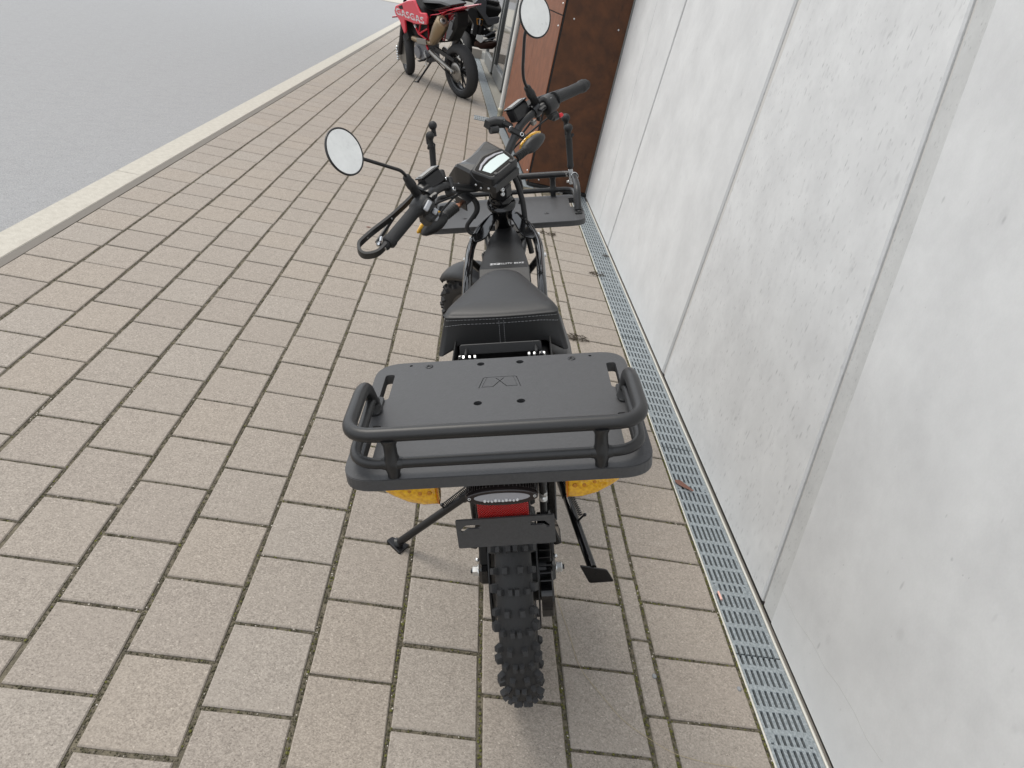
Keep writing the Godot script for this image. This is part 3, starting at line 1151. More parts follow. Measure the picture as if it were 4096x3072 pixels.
func disc2(c: Vector2, r: float, n := 16) -> PackedVector2Array:
	var o := PackedVector2Array()
	for i in n:
		o.append(c + Vector2(cos(TAU * i / n), sin(TAU * i / n)) * r)
	return o


func strip2(a: Vector2, b: Vector2, w: float) -> PackedVector2Array:
	var d := (b - a).normalized()
	var n := Vector2(-d.y, d.x) * w / 2
	return PackedVector2Array([a - n - d * w / 2, b - n + d * w / 2, b + n + d * w / 2, a + n - d * w / 2])


func rack_rail(name_: String, parent: Node, half: float, tab_z: float, far_z: float, y: float, h1: float, h2: float, post_x: float, sgn: float):
	var b := MB.new()   # upper tube: up from one tab, round the far side, down to the other tab
	var p := []
	for s in [-1, 1]:
		var q := [V(s * (half - 0.019), y + 0.006, tab_z), V(s * (half - 0.0185), y + h1 - 0.012, tab_z + sgn * 0.035), V(s * (half - 0.0185), y + h1, tab_z + sgn * 0.075), V(s * (half - 0.0185), y + h1, far_z)]
		if s > 0:
			q.reverse()
		p.append_array(q)
	b.tube(bend(p, 0.045, 8), 0.0112, 14)
	var root := part(name_, b, M.powder_black, parent)
	b = MB.new()
	p = []
	for s in [-1, 1]:
		var q := [V(s * (half - 0.0195), y + h2 + 0.004, tab_z + sgn * 0.022), V(s * (half - 0.0185), y + h2, tab_z + sgn * 0.08), V(s * (half - 0.0185), y + h2, far_z)]
		if s > 0:
			q.reverse()
		p.append_array(q)
	b.tube(bend(p, 0.05, 8), 0.0086, 12)
	part("lower_tube", b, M.powder_black, root)
	for s in [-1, 1]:
		b = MB.new()
		b.lathe([Vector2(0.0098, 0.0), Vector2(0.0098, h2 - 0.016), Vector2(0.0125, h2 - 0.006), Vector2(0.0132, h2), Vector2(0.0125, h2 + 0.006), Vector2(0.0102, h2 + 0.014), Vector2(0.0098, h1 - 0.018), Vector2(0.0145, h1 - 0.006)], at(V(s * post_x, y, far_z)), 14)
		b.tube([V(s * post_x - 0.016, y + h2, far_z), V(s * post_x, y + h2, far_z), V(s * post_x + 0.016, y + h2, far_z)], [0.0088, 0.0125, 0.0088], 12)
		part("post", b, M.powder_black, root)
		b = MB.new()
		b.prism(rrect(0.024, 0.062, 0.009, Vector2(s * (half - 0.02), tab_z + sgn * -0.002)), y + 0.0003, y + 0.005, Transform3D(), 0.001)
		b.lathe([Vector2(0.0165, 0), Vector2(0.0145, 0.004), Vector2(0.0118, 0.012)], at(V(s * (half - 0.019), y + 0.005, tab_z + sgn * 0.012)), 12)
		part("mounting_tab", b, M.powder_black, root)
		b = MB.new()
		bolt_head(b, V(s * (half - 0.0185), y + 0.005, tab_z - sgn * 0.021), Vector3.UP, 0.0062, 0.0045)
		part("bolt", b, M.satin_black, root)
	return root


func utility_bike():
	wheel_meshes()
	var th := deg_to_rad(15.43)
	var ps := deg_to_rad(-1.4)
	var body := Transform3D(Basis(Vector3.UP, ps) * Basis(Vector3.BACK, th), V(0.373, 0.0, -1.34433))
	var k := thing("utility_motorcycle", "black electric utility motorcycle with flat cargo racks leaning on its side stand", "motorcycle", body)
	rear_wheel(k)
	rear_frame(k)
	tail(k)
	rear_rack(k)
	stands(k)
	seat(k)
	middle(k)
	front_rack(k)
	steering(k)


func rear_wheel(k: Node3D):
	var w := part("rear_wheel", tyre_mesh, null, k, at(AXLE))
	part("tyre_knobs", knob_mesh, null, w).set_meta("kind", "stuff")
	var b := MB.new()
	b.lathe([Vector2(0.228, -0.03), Vector2(0.224, -0.033), Vector2(0.2, -0.026), Vector2(0.19, -0.016), Vector2(0.19, 0.016), Vector2(0.2, 0.026), Vector2(0.224, 0.033), Vector2(0.228, 0.03)], at(Vector3.ZERO, look(Vector3.RIGHT)), 48, false, false)
	for i in 12:
		var a := TAU * i / 12
		b.cyl(V(0.02 * (1 if i % 2 else -1), sin(a) * 0.09, cos(a) * 0.09), V(0, sin(a + 0.25) * 0.195, cos(a + 0.25) * 0.195), 0.004, 6)
	b.cyl(V(-0.03, 0, 0), V(0.03, 0, 0), 0.095, 28)
	part("rim", b, M.satin_black, w)
	for s in [[-0.057, 0.135], [0.047, 0.13]]:
		b = MB.new()
		b.lathe([Vector2(0.07, -0.0015), Vector2(s[1], -0.0015), Vector2(s[1], 0.0015), Vector2(0.07, 0.0015)], at(V(s[0], 0, 0), look(Vector3.RIGHT)), 48)
		part("brake_disc", b, M.satin_black, w)
	var m := MB.new()   # hub motor with cooling fins on its right
	m.cyl(V(0.03, 0, 0), V(0.066, 0, 0), 0.072, 28)
	var mo := part("hub_motor", m, M.satin_black, k, at(AXLE))
	for i in 16:
		m = MB.new()
		var a := PI * 0.78 - i * 0.13
		var r := V(0, sin(a), cos(a))
		m.box(at(V(0.064, 0, 0) + r * 0.1, Basis(V(1, 0, 0), r, V(1, 0, 0).cross(r))), V(0.026, 0.052, 0.0028), 0.0008)
		part("fin", m, M.satin_black, mo)
	m = MB.new()
	var gp := bend2([Vector2(-0.03, -0.02), Vector2(0.1, -0.02), Vector2(0.105, 0.02), Vector2(0.075, 0.085), Vector2(-0.03, 0.09)], 0.02)
	m.prism(gp, 0.052, 0.08, Transform3D(Basis(V(0, 0, 1), V(1, 0, 0), V(0, -1, 0)), V(0, 0.0, 0)), 0.004)
	part("gear_case", m, M.gloss_black, mo)
	for s in [-1, 1]:
		b = MB.new()
		b.cyl(V(s * 0.03, 0, 0), V(s * 0.1075, 0, 0), 0.0058, 10)
		var ax := part("axle", b, M.satin_black, k, at(AXLE))
		b = MB.new()
		nut(b, V(s * 0.0905, 0, 0), V(s, 0, 0), 0.0118, 0.0125)
		b.lathe([Vector2(0.0145, 0), Vector2(0.0145, 0.002)], at(V(s * 0.0885, 0, 0), look(V(s, 0, 0))), 16)
		part("nut", b, M.zinc, ax)


func rear_frame(k: Node3D):
	for s in [-1, 1]:
		var b := MB.new()
		# swing arm: flat tube to a rounded drop-out block
		b.tube([V(s * 0.072, 0.375, -0.46), V(s * 0.074, 0.345, -0.2), V(s * 0.0735, 0.31, -0.02)], [0.022, 0.021, 0.019], 4, true, true)
		b.box(at(V(s * 0.0735, 0.3, 0.0), Basis(Vector3.RIGHT, -0.12)), V(0.027, 0.046, 0.064), 0.007)
		var a := part("swing_arm", b, M.gloss_black, k)
		b = MB.new()
		b.box(at(V(s * 0.0735, 0.345, -0.005), Basis(Vector3.RIGHT, -0.2)), V(0.02, 0.05, 0.028), 0.003)
		part("chain_guard", b, M.matt_black, a)
		# upright and shock absorber
		b = MB.new()
		b.box(at(V(s * 0.088, 0.56, -0.05), Basis(Vector3.RIGHT, 0.14)), V(0.019, 0.34, 0.05), 0.003)
		b.box(at(V(s * 0.084, 0.405, -0.02), Basis(Vector3.BACK, s * 0.28)), V(0.017, 0.085, 0.05), 0.003)
		part("upright", b, M.gloss_black, k)
		b = MB.new()
		b.cyl(V(s * 0.067, 0.36, -0.02), V(s * 0.068, 0.53, -0.005), 0.0078, 14)
		b.cyl(V(s * 0.068, 0.525, -0.005), V(s * 0.0685, 0.72, -0.02), 0.0088, 14)
		var sh := part("shock_absorber", b, M.satin_black, k)
		b = MB.new()
		b.lathe([Vector2(0.0093, 0), Vector2(0.0093, 0.011), Vector2(0.0086, 0.0115), Vector2(0.0093, 0.012), Vector2(0.0093, 0.022)], at(V(s * 0.068, 0.482, -0.009)), 14)
		part("collar", b, M.zinc, sh)
		b = MB.new()
		b.ball(V(s * 0.088, 0.345, 0.018), 0.005, 8)
		part("guard_bolt", b, M.zinc, a)
	var b := MB.new()
	# inner fender and under tray
	var R := []
	for i in 7:
		var a := 1.35 + i * 0.26
		var ring := []
		for q in [[-0.058, 0.325], [-0.05, 0.345], [0.05, 0.345], [0.058, 0.325], [0.05, 0.34], [-0.05, 0.34]]:
			ring.append(AXLE + V(q[0], sin(a) * q[1], cos(a) * q[1]))
		R.append(ring)
	b.rings(R, true, true, true, true)
	part("inner_fender", b, M.matt_black, k)
	b = MB.new()
	for s in [-1, 1]:
		b.box(at(V(s * 0.102, 0.735, -0.115)), V(0.003, 0.15, 0.23), 0.0008)
	b.box(at(V(0, 0.675, -0.11)), V(0.2, 0.02, 0.22))
	b.box(at(V(0, 0.74, -0.225)), V(0.2, 0.14, 0.01))
	b.box(at(V(0, 0.77, 0.1)), V(0.15, 0.05, 0.3))
	b.box(at(V(0, 0.75, 0.27)), V(0.09, 0.09, 0.06), 0.004)
	part("tray", b, M.matt_black, k)
	b = MB.new()
	for s in [-1, 1]:
		b.tube(bend([V(s * 0.075, 0.822, 0.36), V(s * 0.08, 0.818, 0.0), V(s * 0.09, 0.76, -0.2), V(s * 0.095, 0.72, -0.42)], 0.08), 0.0115, 12)
		b.cyl(V(s * 0.08, 0.8, 0.05), V(s * 0.088, 0.66, -0.06), 0.011, 12)
	part("subframe", b, M.satin_black, k)
	b = MB.new()   # the dark side cover that shows beyond the seat on the right
	var C := []
	for q in [[0.10, 0.77, -0.33, 0.0], [0.138, 0.75, -0.3, 0.0], [0.156, 0.70, -0.24, 0.0], [0.158, 0.62, -0.2, 0.0], [0.15, 0.55, -0.19, 0.0]]:
		C.append([V(q[0], q[1], q[2] + 0.16), V(q[0] + 0.002, q[1], q[2] + 0.1), V(q[0], q[1], q[2] - 0.1), V(q[0] - 0.02, q[1], q[2] - 0.16), V(q[0] - 0.03, q[1], q[2])])
	b.rings(C)
	part("side_cover", b, M.plastic_black, k)


func tail(k: Node3D):
	var rear := 0.36
	var b := MB.new()
	var oval := func(w: float, h: float, z: float, y: float) -> Array:
		var o := []
		for j in 60:
			var a := TAU * j / 60
			var c := cos(a)
			var s := sin(a)
			o.append(V(signf(c) * pow(absf(c), 0.85) * w, y + s * h * (1.0 - 0.1 * c * c), z))
		return o
	var y := 0.7632
	b.rings([oval.call(0.05, 0.014, rear - 0.05, y + 0.004), oval.call(0.057, 0.0172, rear - 0.038, y + 0.0025), oval.call(0.0585, 0.016, rear - 0.007, y), oval.call(0.0575, 0.0142, rear - 0.001, y), oval.call(0.0545, 0.0125, rear - 0.0015, y)])
	var t := part("tail_light", b, M.smoked, k)
	b = MB.new()
	for j in 60:
		var a := TAU * (j + 0.5) / 60
		var c := cos(a)
		var s := sin(a)
		var p := V(signf(c) * pow(absf(c), 0.85) * 0.0583, y + 0.0022 + s * 0.0172 * (1.0 - 0.1 * c * c), rear - 0.036)
		b.cyl(p, V(p.x * 1.004, y + (p.y - y) * 0.94, rear - 0.008), 0.00075, 4)
	part("lens_ribs", b, M.smoked_rib, t)
	b = MB.new()
	b.rings([oval.call(0.045, 0.0085, rear - 0.0025, y + 0.001), oval.call(0.045, 0.0085, rear - 0.0008, y + 0.001)])
	part("clear_window", b, M.clear_grey, t)
	for i in 10:
		b = MB.new()
		var x := -0.028 + i * 0.0058
		b.ball(V(x, y - 0.0042 - 0.0007 * (i % 3), rear - 0.0005), 0.002 if i % 3 else 0.0027, 8, V(1, 1.15, 0.8))
		part("lamp_bead", b, M.lens_dot, t)
	for s in [-1, 1]:
		b = MB.new()
		bolt_head(b, V(s * 0.0525, y, rear - 0.003), Vector3.BACK, 0.0028, 0.002)
		part("screw", b, M.zinc, t)
	b = MB.new()
	b.box(at(V(-0.002, 0.7125, 0.3225), Basis(Vector3.BACK, 0.012)), V(0.086, 0.037, 0.006), 0.0015)
	part("reflector", b, M.reflector_red, k)
	b = MB.new()
	b.box(at(V(-0.0025, 0.72, 0.316)), V(0.092, 0.055, 0.005), 0.001)
	b.box(at(V(0, 0.73, 0.3)), V(0.05, 0.1, 0.03), 0.003)
	part("bracket", b, M.satin_black, k)
	var pl := plate("number_plate_carrier", rrect(0.1655, 0.0585, 0.003, Vector2(0.0005, 0)), 0.002, M.deck_black, k, at(V(0, 0.676, 0.336), Basis(Vector3.BACK, 0.018) * Basis(Vector3.RIGHT, PI / 2)))
	for s in [-1, 1]:
		cut(pl, bend2([Vector2(s * 0.0415, -0.0185), Vector2(s * 0.0415, -0.0105), Vector2(s * 0.064, -0.0105), Vector2(s * 0.0705, -0.0035), Vector2(s * 0.0765, -0.0075), Vector2(s * 0.0665, -0.0185)], 0.0035), 0.01)
	for s in [-1, 1]:
		b = MB.new()   # amber turn signals: a wedge that tapers outwards
		var R := []
		for q in [[0.1035, 0.766, 0.025, 0.012], [0.107, 0.765, 0.0295, 0.017], [0.13, 0.764, 0.0285, 0.0185], [0.155, 0.766, 0.0235, 0.017], [0.177, 0.771, 0.016, 0.014], [0.19, 0.773, 0.0095, 0.01], [0.194, 0.773, 0.004, 0.005]]:
			var ring := []
			for j in 16:
				var a := TAU * j / 16
				var ca := cos(a)
				var sa := sin(a)
				ring.append(V(s * q[0], q[1] + signf(sa) * pow(absf(sa), 0.75) * q[2], 0.322 + s * signf(ca) * pow(absf(ca), 0.7) * q[3]))
			R.append(ring)
		b.rings(R)
		var sg := part("turn_signal", b, M.amber, k)
		b = MB.new()
		var base := []
		for j in 16:
			var a := TAU * j / 16
			base.append(V(s * 0.1055, 0.765 + signf(sin(a)) * pow(absf(sin(a)), 0.75) * 0.0285, 0.322 + s * signf(cos(a)) * pow(absf(cos(a)), 0.7) * 0.0185))
		base.append(base[0])
		b.tube(base, 0.0014, 5, false, false)
		part("lens_rim", b, M.amber_rim, sg)
		for q in [[0.118, 0.785], [0.133, 0.786], [0.149, 0.785], [0.118, 0.766], [0.133, 0.766], [0.15, 0.77], [0.165, 0.778]]:
			b = MB.new()
			b.ball(V(s * q[0], q[1], 0.3395 - maxf(0, q[0] - 0.13) * 0.09), 0.0042, 8, V(1, 1, 0.5))
			part("lamp_bead", b, M.amber_dot, sg)
		b = MB.new()
		for i in 7:
			b.lathe([Vector2(0.009, 0), Vector2(0.0105, 0.0025), Vector2(0.009, 0.005)], at(V(s * (0.067 + 0.0055 * i), 0.785, 0.315), look(V(s, 0, 0))), 12)
		part("stalk", b, M.rubber, sg)


func rear_rack(k: Node3D):
	var y := 0.849
	var D := plate("rear_rack_deck", bend2([Vector2(-0.236, 0.0245), Vector2(0.236, 0.0245), Vector2(0.236, 0.4165), Vector2(-0.236, 0.4165)], 0.052, 9), 0.019, M.deck_black, k, at(V(0, y, 0)))
	for s in [-1, 1]:
		cut(D, rrect(0.0175, 0.096, 0.007, Vector2(s * 0.2068, 0.119)), 0.03)
		cut(D, rrect(0.0165, 0.105, 0.007, Vector2(s * 0.2045, 0.309)), 0.03)
		cut(D, disc2(Vector2(s * 0.0373, 0.0465), 0.0072), 0.03)
		cut(D, disc2(Vector2(s * 0.0375, 0.1985), 0.0075), 0.03)
		cut(D, disc2(Vector2(s * 0.1715, 0.0375), 0.0033, 10), 0.03)
		cut(D, disc2(Vector2(s * 0.2265, 0.25), 0.0033, 10), 0.03)
		# the badge milled into the deck: a bracket round a crossed X
		cut(D, strip2(Vector2(s * 0.0375, 0.1435), Vector2(s * 0.0305, 0.106), 0.0014), 0.0025)
		cut(D, strip2(Vector2(s * 0.0305, 0.106), Vector2(s * 0.0275, 0.1035), 0.0014), 0.0025)
		cut(D, strip2(Vector2(s * 0.0275, 0.1035), Vector2(0, 0.1035), 0.0014), 0.0025)
		cut(D, strip2(Vector2(s * 0.007, 0.1085), Vector2(0, 0.1195), 0.0016), 0.0025)
		cut(D, strip2(Vector2(0, 0.1195), Vector2(s * 0.0125, 0.1405), 0.0016), 0.0025)
		cut(D, strip2(Vector2(s * 0.0125, 0.1405), Vector2(s * 0.032, 0.1405), 0.0016), 0.0025)
		cut(D, strip2(Vector2(s * 0.024, 0.1045), Vector2(s * 0.032, 0.1405), 0.0007), 0.001)
		var b := MB.new()
		b.lathe([Vector2(0.0075, 0), Vector2(0.0072, 0.0012), Vector2(0.0032, 0.0013), Vector2(0.003, 0.0002)], at(V(s * 0.136, y, 0.0455)), 16)
		part("deck_bolt", b, M.satin_black, k)
	rack_rail("rear_rack_rail", k, 0.236, 0.196, 0.406, y, 0.0725, 0.0228, 0.1548, 1.0)


func stands(k: Node3D):
	var inv := k.transform.affine_inverse()
	# left leg, planted on the pavers
	var foot := inv * V(0.018, 0.012, -1.697)
	var top := V(-0.104, 0.318, -0.292)
	var b := MB.new()
	b.cyl(top.lerp(foot, 0.1), foot, 0.0112, 14)
	b.tube([top, top.lerp(foot, 0.16)], [0.016, 0.0145], 12)
	var l := part("side_stand", b, M.satin_black, k)
	b = MB.new()
	b.prism(bend2([Vector2(-0.014, -1.71), Vector2(0.0, -1.728), Vector2(0.052, -1.704), Vector2(0.028, -1.664)], 0.004), 0.0, 0.008, inv, 0.0015)
	part("foot", b, M.satin_black, l)
	b = MB.new()
	b.lathe([Vector2(0.016, 0), Vector2(0.0115, 0.006)], at(foot - (foot - top).normalized() * 0.004, look(top - foot)), 14)
	part("weld", b, M.powder_black, l)
	var pin := top.lerp(foot, 0.36) + V(-0.004, 0.018, 0.004)
	part("spring", helix(V(-0.112, 0.35, -0.27), pin, 0.0058, 20, 0.0012), M.satin_black, l)
	b = MB.new()
	b.cyl(top.lerp(foot, 0.38), pin + V(-0.006, 0.002, 0.003), 0.0028, 8)
	b.ball(pin + V(-0.006, 0.003, 0.003), 0.0055, 8)
	part("spring_pin", b, M.satin_black, l)
	# right leg, lifted with the lean
	var f2 := V(0.176, 0.238, -0.056)
	var t2 := V(0.122, 0.31, -0.30)
	b = MB.new()
	b.cyl(t2, f2, 0.0112, 14)
	b.tube([t2 + V(0, 0.01, -0.01), t2.lerp(f2, 0.16)], [0.017, 0.013], 12)
	var r := part("side_stand", b, M.gloss_black, k)
	b = MB.new()
	b.prism(bend2([Vector2(0.1455, -0.2535), Vector2(0.211, -0.2355), Vector2(0.2275, -0.1985), Vector2(0.168, -0.197)], 0.006), -0.002, 0.002, Transform3D(Basis(V(1, 0, 0), V(0, 0, 1), V(0, -1, 0)), V(0, 0, -0.05)), 0.001)
	part("foot", b, M.gloss_black, r)
	b = MB.new()
	b.cyl(V(0.184, 0.226, -0.0482), V(0.184, 0.226, -0.0474), 0.0017, 8)
	part("foot_hole", b, M.hole_black, r)
	var p2 := t2.lerp(f2, 0.45) + V(0.014, 0.02, 0.008)
	part("spring", helix(V(0.124, 0.372, -0.24), p2, 0.0058, 20, 0.0012), M.satin_black, r)
	b = MB.new()
	b.cyl(t2.lerp(f2, 0.48), p2 + V(0.009, 0.004, 0.002), 0.0028, 8)
	b.ball(p2 + V(0.01, 0.004, 0.002), 0.005, 8)
	part("spring_pin", b, M.satin_black, r)


func seat(k: Node3D):
	var half := [[0.0, -0.1545], [0.06, -0.1565], [0.1215, -0.163], [0.1225, -0.186], [0.111, -0.222], [0.0965, -0.263], [0.0765, -0.314], [0.058, -0.363], [0.0425, -0.398], [0.022, -0.418], [0.0, -0.4245]]
	var pts := []
	for q in half:
		pts.append(Vector2(q[0], q[1]))
	for i in range(half.size() - 2, 0, -1):
		pts.append(Vector2(-half[i][0], half[i][1]))
	var rad := []
	for p in pts:
		rad.append(0.017 if absf(p.x) > 0.12 and p.y > -0.17 else 0.02)
	var loop := bend2(pts, rad, 5)
	var c := Vector2(0, -0.25)
	var ring := func(f: float, y0: float, drop := 0.0) -> Array:
		var o := []
		for p in loop:
			var q: Vector2 = c + (p - c) * f
			var y := y0
			if f < 0.999:   # the pad: slightly dished, rolling down at the back
				y += 0.004 * smoothstep(-0.25, -0.42, q.y) - 0.006 * smoothstep(-0.2, -0.16, q.y)
			o.append(V(q.x, y, q.y))
		o.reverse()
		return o
	var skirt := func(t: float) -> Array:
		var o := []
		for p in loop:
			var back := smoothstep(-0.26, -0.17, p.y)
			var tip := smoothstep(0.098, 0.116, absf(p.x)) * back
			var low := lerpf(0.80, 0.782, tip)
			var x := p.x * lerpf(1.0, lerpf(1.1, 1.155, back), t)
			var z := p.y + t * lerpf(-0.01, 0.006, back) + 0.022 * t * tip * t
			o.append(V(x, lerpf(0.8595, low, t), z))
		o.reverse()
		return o
	var b := MB.new()
	b.rings([ring.call(1.0, 0.8595), ring.call(0.985, 0.8645), ring.call(0.95, 0.869), ring.call(0.86, 0.8725), ring.call(0.6, 0.875), ring.call(0.25, 0.8755)], false, true)
	var s := part("seat", b, M.seat_vinyl, k)
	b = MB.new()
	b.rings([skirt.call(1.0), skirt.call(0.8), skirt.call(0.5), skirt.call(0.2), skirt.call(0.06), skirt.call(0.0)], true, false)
	part("skirt", b, M.skirt_vinyl_shaded, s)  # shade on the rear-facing skirt is put into this darker vinyl colour
	b = MB.new()
	var pp: Array = skirt.call(0.0)
	pp.append(pp[0])
	b.tube(pp, 0.0013, 6, false, false)
	part("piping", b, M.seat_vinyl, s)
	b = MB.new()   # two rows of stitches across the back, two down the middle
	for t in [0.075, 0.235]:
		var r: Array = skirt.call(t)
		var back: Array = r.filter(func(v): return v.z > -0.2)
		back.sort_custom(func(u, w): return u.x < w.x)
		var len := 0.0
		for i in back.size() - 1:
			var a: Vector3 = back[i]
			var d: Vector3 = back[i + 1] - a
			var n := int(d.length() / 0.0056)
			if d.length() > 0.02 or n == 0:
				n = maxi(n, 1)
			for j in n:
				var o := V(0, 0.0002, 0.0009)
				b.cyl(a + d * (j + 0.12) / n + o, a + d * (j + 0.8) / n + o, 0.00042, 4)
	for x in [-0.0052, 0.0052]:
		for i in 11:
			var t0 := 0.14 + i * 0.078
			var z0 := -0.1545 + 0.006 * t0 + 0.001
			b.cyl(V(x, lerpf(0.8595, 0.8, t0), z0), V(x, lerpf(0.8595, 0.8, t0 + 0.05), z0 + 0.0003), 0.00042, 4)
	part("stitching", b, M.thread, s)
	# hinge plate and its bolts between seat and rack
	b = MB.new()
	b.prism(rrect(0.167, 0.021, 0.006), -0.002, 0.002, at(V(-0.002, 0.831, -0.06), Basis(Vector3.RIGHT, PI / 2 - 0.25)), 0.0008)
	for x in [-0.072, 0.07]:
		b.box(at(V(x, 0.818, -0.045)), V(0.005, 0.034, 0.03), 0.002)
	var h := part("seat_hinge", b, M.plastic_black, k)
	for x in [-0.072, 0.07]:
		for q in [[-0.0165, M.zinc], [-0.006, M.zinc], [0.0065, M.chrome], [0.0135, M.zinc]]:
			b = MB.new()
			nut(b, V(x + q[0] * (-1.0 if x < 0 else 1.0), 0.826, -0.031), V(1, 0, 0), 0.0052, 0.0045)
			part("nut", b, q[1], h)
		b = MB.new()
		b.box(at(V(x + (0.011 if x > 0 else -0.011), 0.822, -0.031)), V(0.0075, 0.018, 0.014), 0.002)
		part("lug", b, M.satin_black, h)


func middle(k: Node3D):
	var b := MB.new()   # tapered cover over the battery
	var R := []
	for q in [[-0.49, 0.074, 0.742], [-0.6315, 0.0695, 0.7995], [-0.9, 0.0455, 0.806], [-1.0, 0.021, 0.811]]:
		var a: float = q[1]
		var y: float = q[2]
		R.append([V(a - 0.003, y, q[0]), V(-a + 0.003, y, q[0]), V(-a, y - 0.003, q[0]), V(-a - 0.003, 0.66, q[0]), V(a + 0.003, 0.66, q[0]), V(a, y - 0.003, q[0])])
	R.reverse()
	for i in R.size():
		R[i].reverse()
	b.rings(R, true, true, true, true)
	var c := part("battery_cover", b, M.cover_black, k)
	var t := words("2X2", 0.0125, 0.0006, true)
	part("lettering", t, M.print_grey, c, Transform3D(Basis(V(1, 0, 0), V(0, 0.024, -1).normalized(), V(0, 1, 0.024).normalized()), V(-0.0258, 0.8007, -0.6665)))
	t = words("UTILITY BIKE", 0.0103, 0.0006)
	part("lettering", t, M.print_grey, c, Transform3D(Basis(V(1, 0, 0), V(0, 0.024, -1).normalized(), V(0, 1, 0.024).normalized()), V(0.0145, 0.8007, -0.6665)))
	b = MB.new()
	b.box(at(V(0, 0.53, -0.68)), V(0.12, 0.26, 0.44), 0.01)
	part("battery_case", b, M.matt_black, k)
	for s in [-1, 1]:
		b = MB.new()
		b.tube(bend([V(s * 0.098, 0.73, -0.36), V(s * 0.0985, 0.79, -0.55), V(s * 0.1015, 0.8, -0.74), V(s * 0.099, 0.802, -0.85), V(s * 0.074, 0.822, -0.945), V(s * 0.036, 0.845, -0.985)], 0.05), 0.0125, 14)
		var f := part("frame_tube", b, M.gloss_black, k)
		for q in [[0.113, 0.79, -0.752], [0.1, 0.806, -0.9]]:
			b = MB.new()
			bolt_head(b, V(s * q[0], q[1], q[2]), V(s, 0.1, 0), 0.0065, 0.006, false)
			part("bolt", b, M.zinc, f)
		b = MB.new()
		b.tube(bend([V(s * 0.026, 0.76, -0.925), V(s * 0.06, 0.66, -0.86), V(s * 0.1, 0.42, -0.72), V(s * 0.105, 0.35, -0.5), V(s * 0.1, 0.4, -0.3), V(s * 0.094, 0.6, -0.12)], 0.08), 0.013, 12)
		b.cyl(V(s * 0.1, 0.795, -0.6), V(s * 0.104, 0.38, -0.55), 0.011, 10)
		b.cyl(V(s * 0.06, 0.69, -0.88), V(s * 0.1, 0.79, -0.74), 0.0105, 10)
		part("down_tube", b, M.gloss_black, k)
	b = MB.new()
	var g := PackedVector2Array()
	for q in bend2([Vector2(-0.032, -0.004), Vector2(-0.074, 0.12), Vector2(-0.094, 0.155), Vector2(-0.086, 0.188), Vector2(-0.054, 0.168), Vector2(-0.022, 0.045), Vector2(0.022, 0.045), Vector2(0.054, 0.168), Vector2(0.086, 0.188), Vector2(0.094, 0.155), Vector2(0.074, 0.12), Vector2(0.032, -0.004)], [0, 0, 0.02, 0.01, 0.02, 0.02, 0.02, 0.02, 0.01, 0.02, 0, 0], 4):
		g.append(q)
	b.prism(g, -0.005, 0.0, Transform3D(Basis(V(1, 0, 0), V(0, 1, 0.2).normalized(), V(0, -0.2, 1).normalized()), V(0, 0.858, -1.0)), 0.0012)
	part("gusset", b, M.gloss_black, k)
	b = MB.new()
	var ax := at(P0, look(V(0, cos(RAKE), sin(RAKE))))
	b.lathe([Vector2(0.027, -0.16), Vector2(0.03, -0.15), Vector2(0.027, -0.14), Vector2(0.027, -0.055), Vector2(0.031, -0.05), Vector2(0.031, -0.034), Vector2(0.034, -0.03), Vector2(0.034, -0.018)], ax, 28)
	part("head_tube", b, M.gloss_black, k)


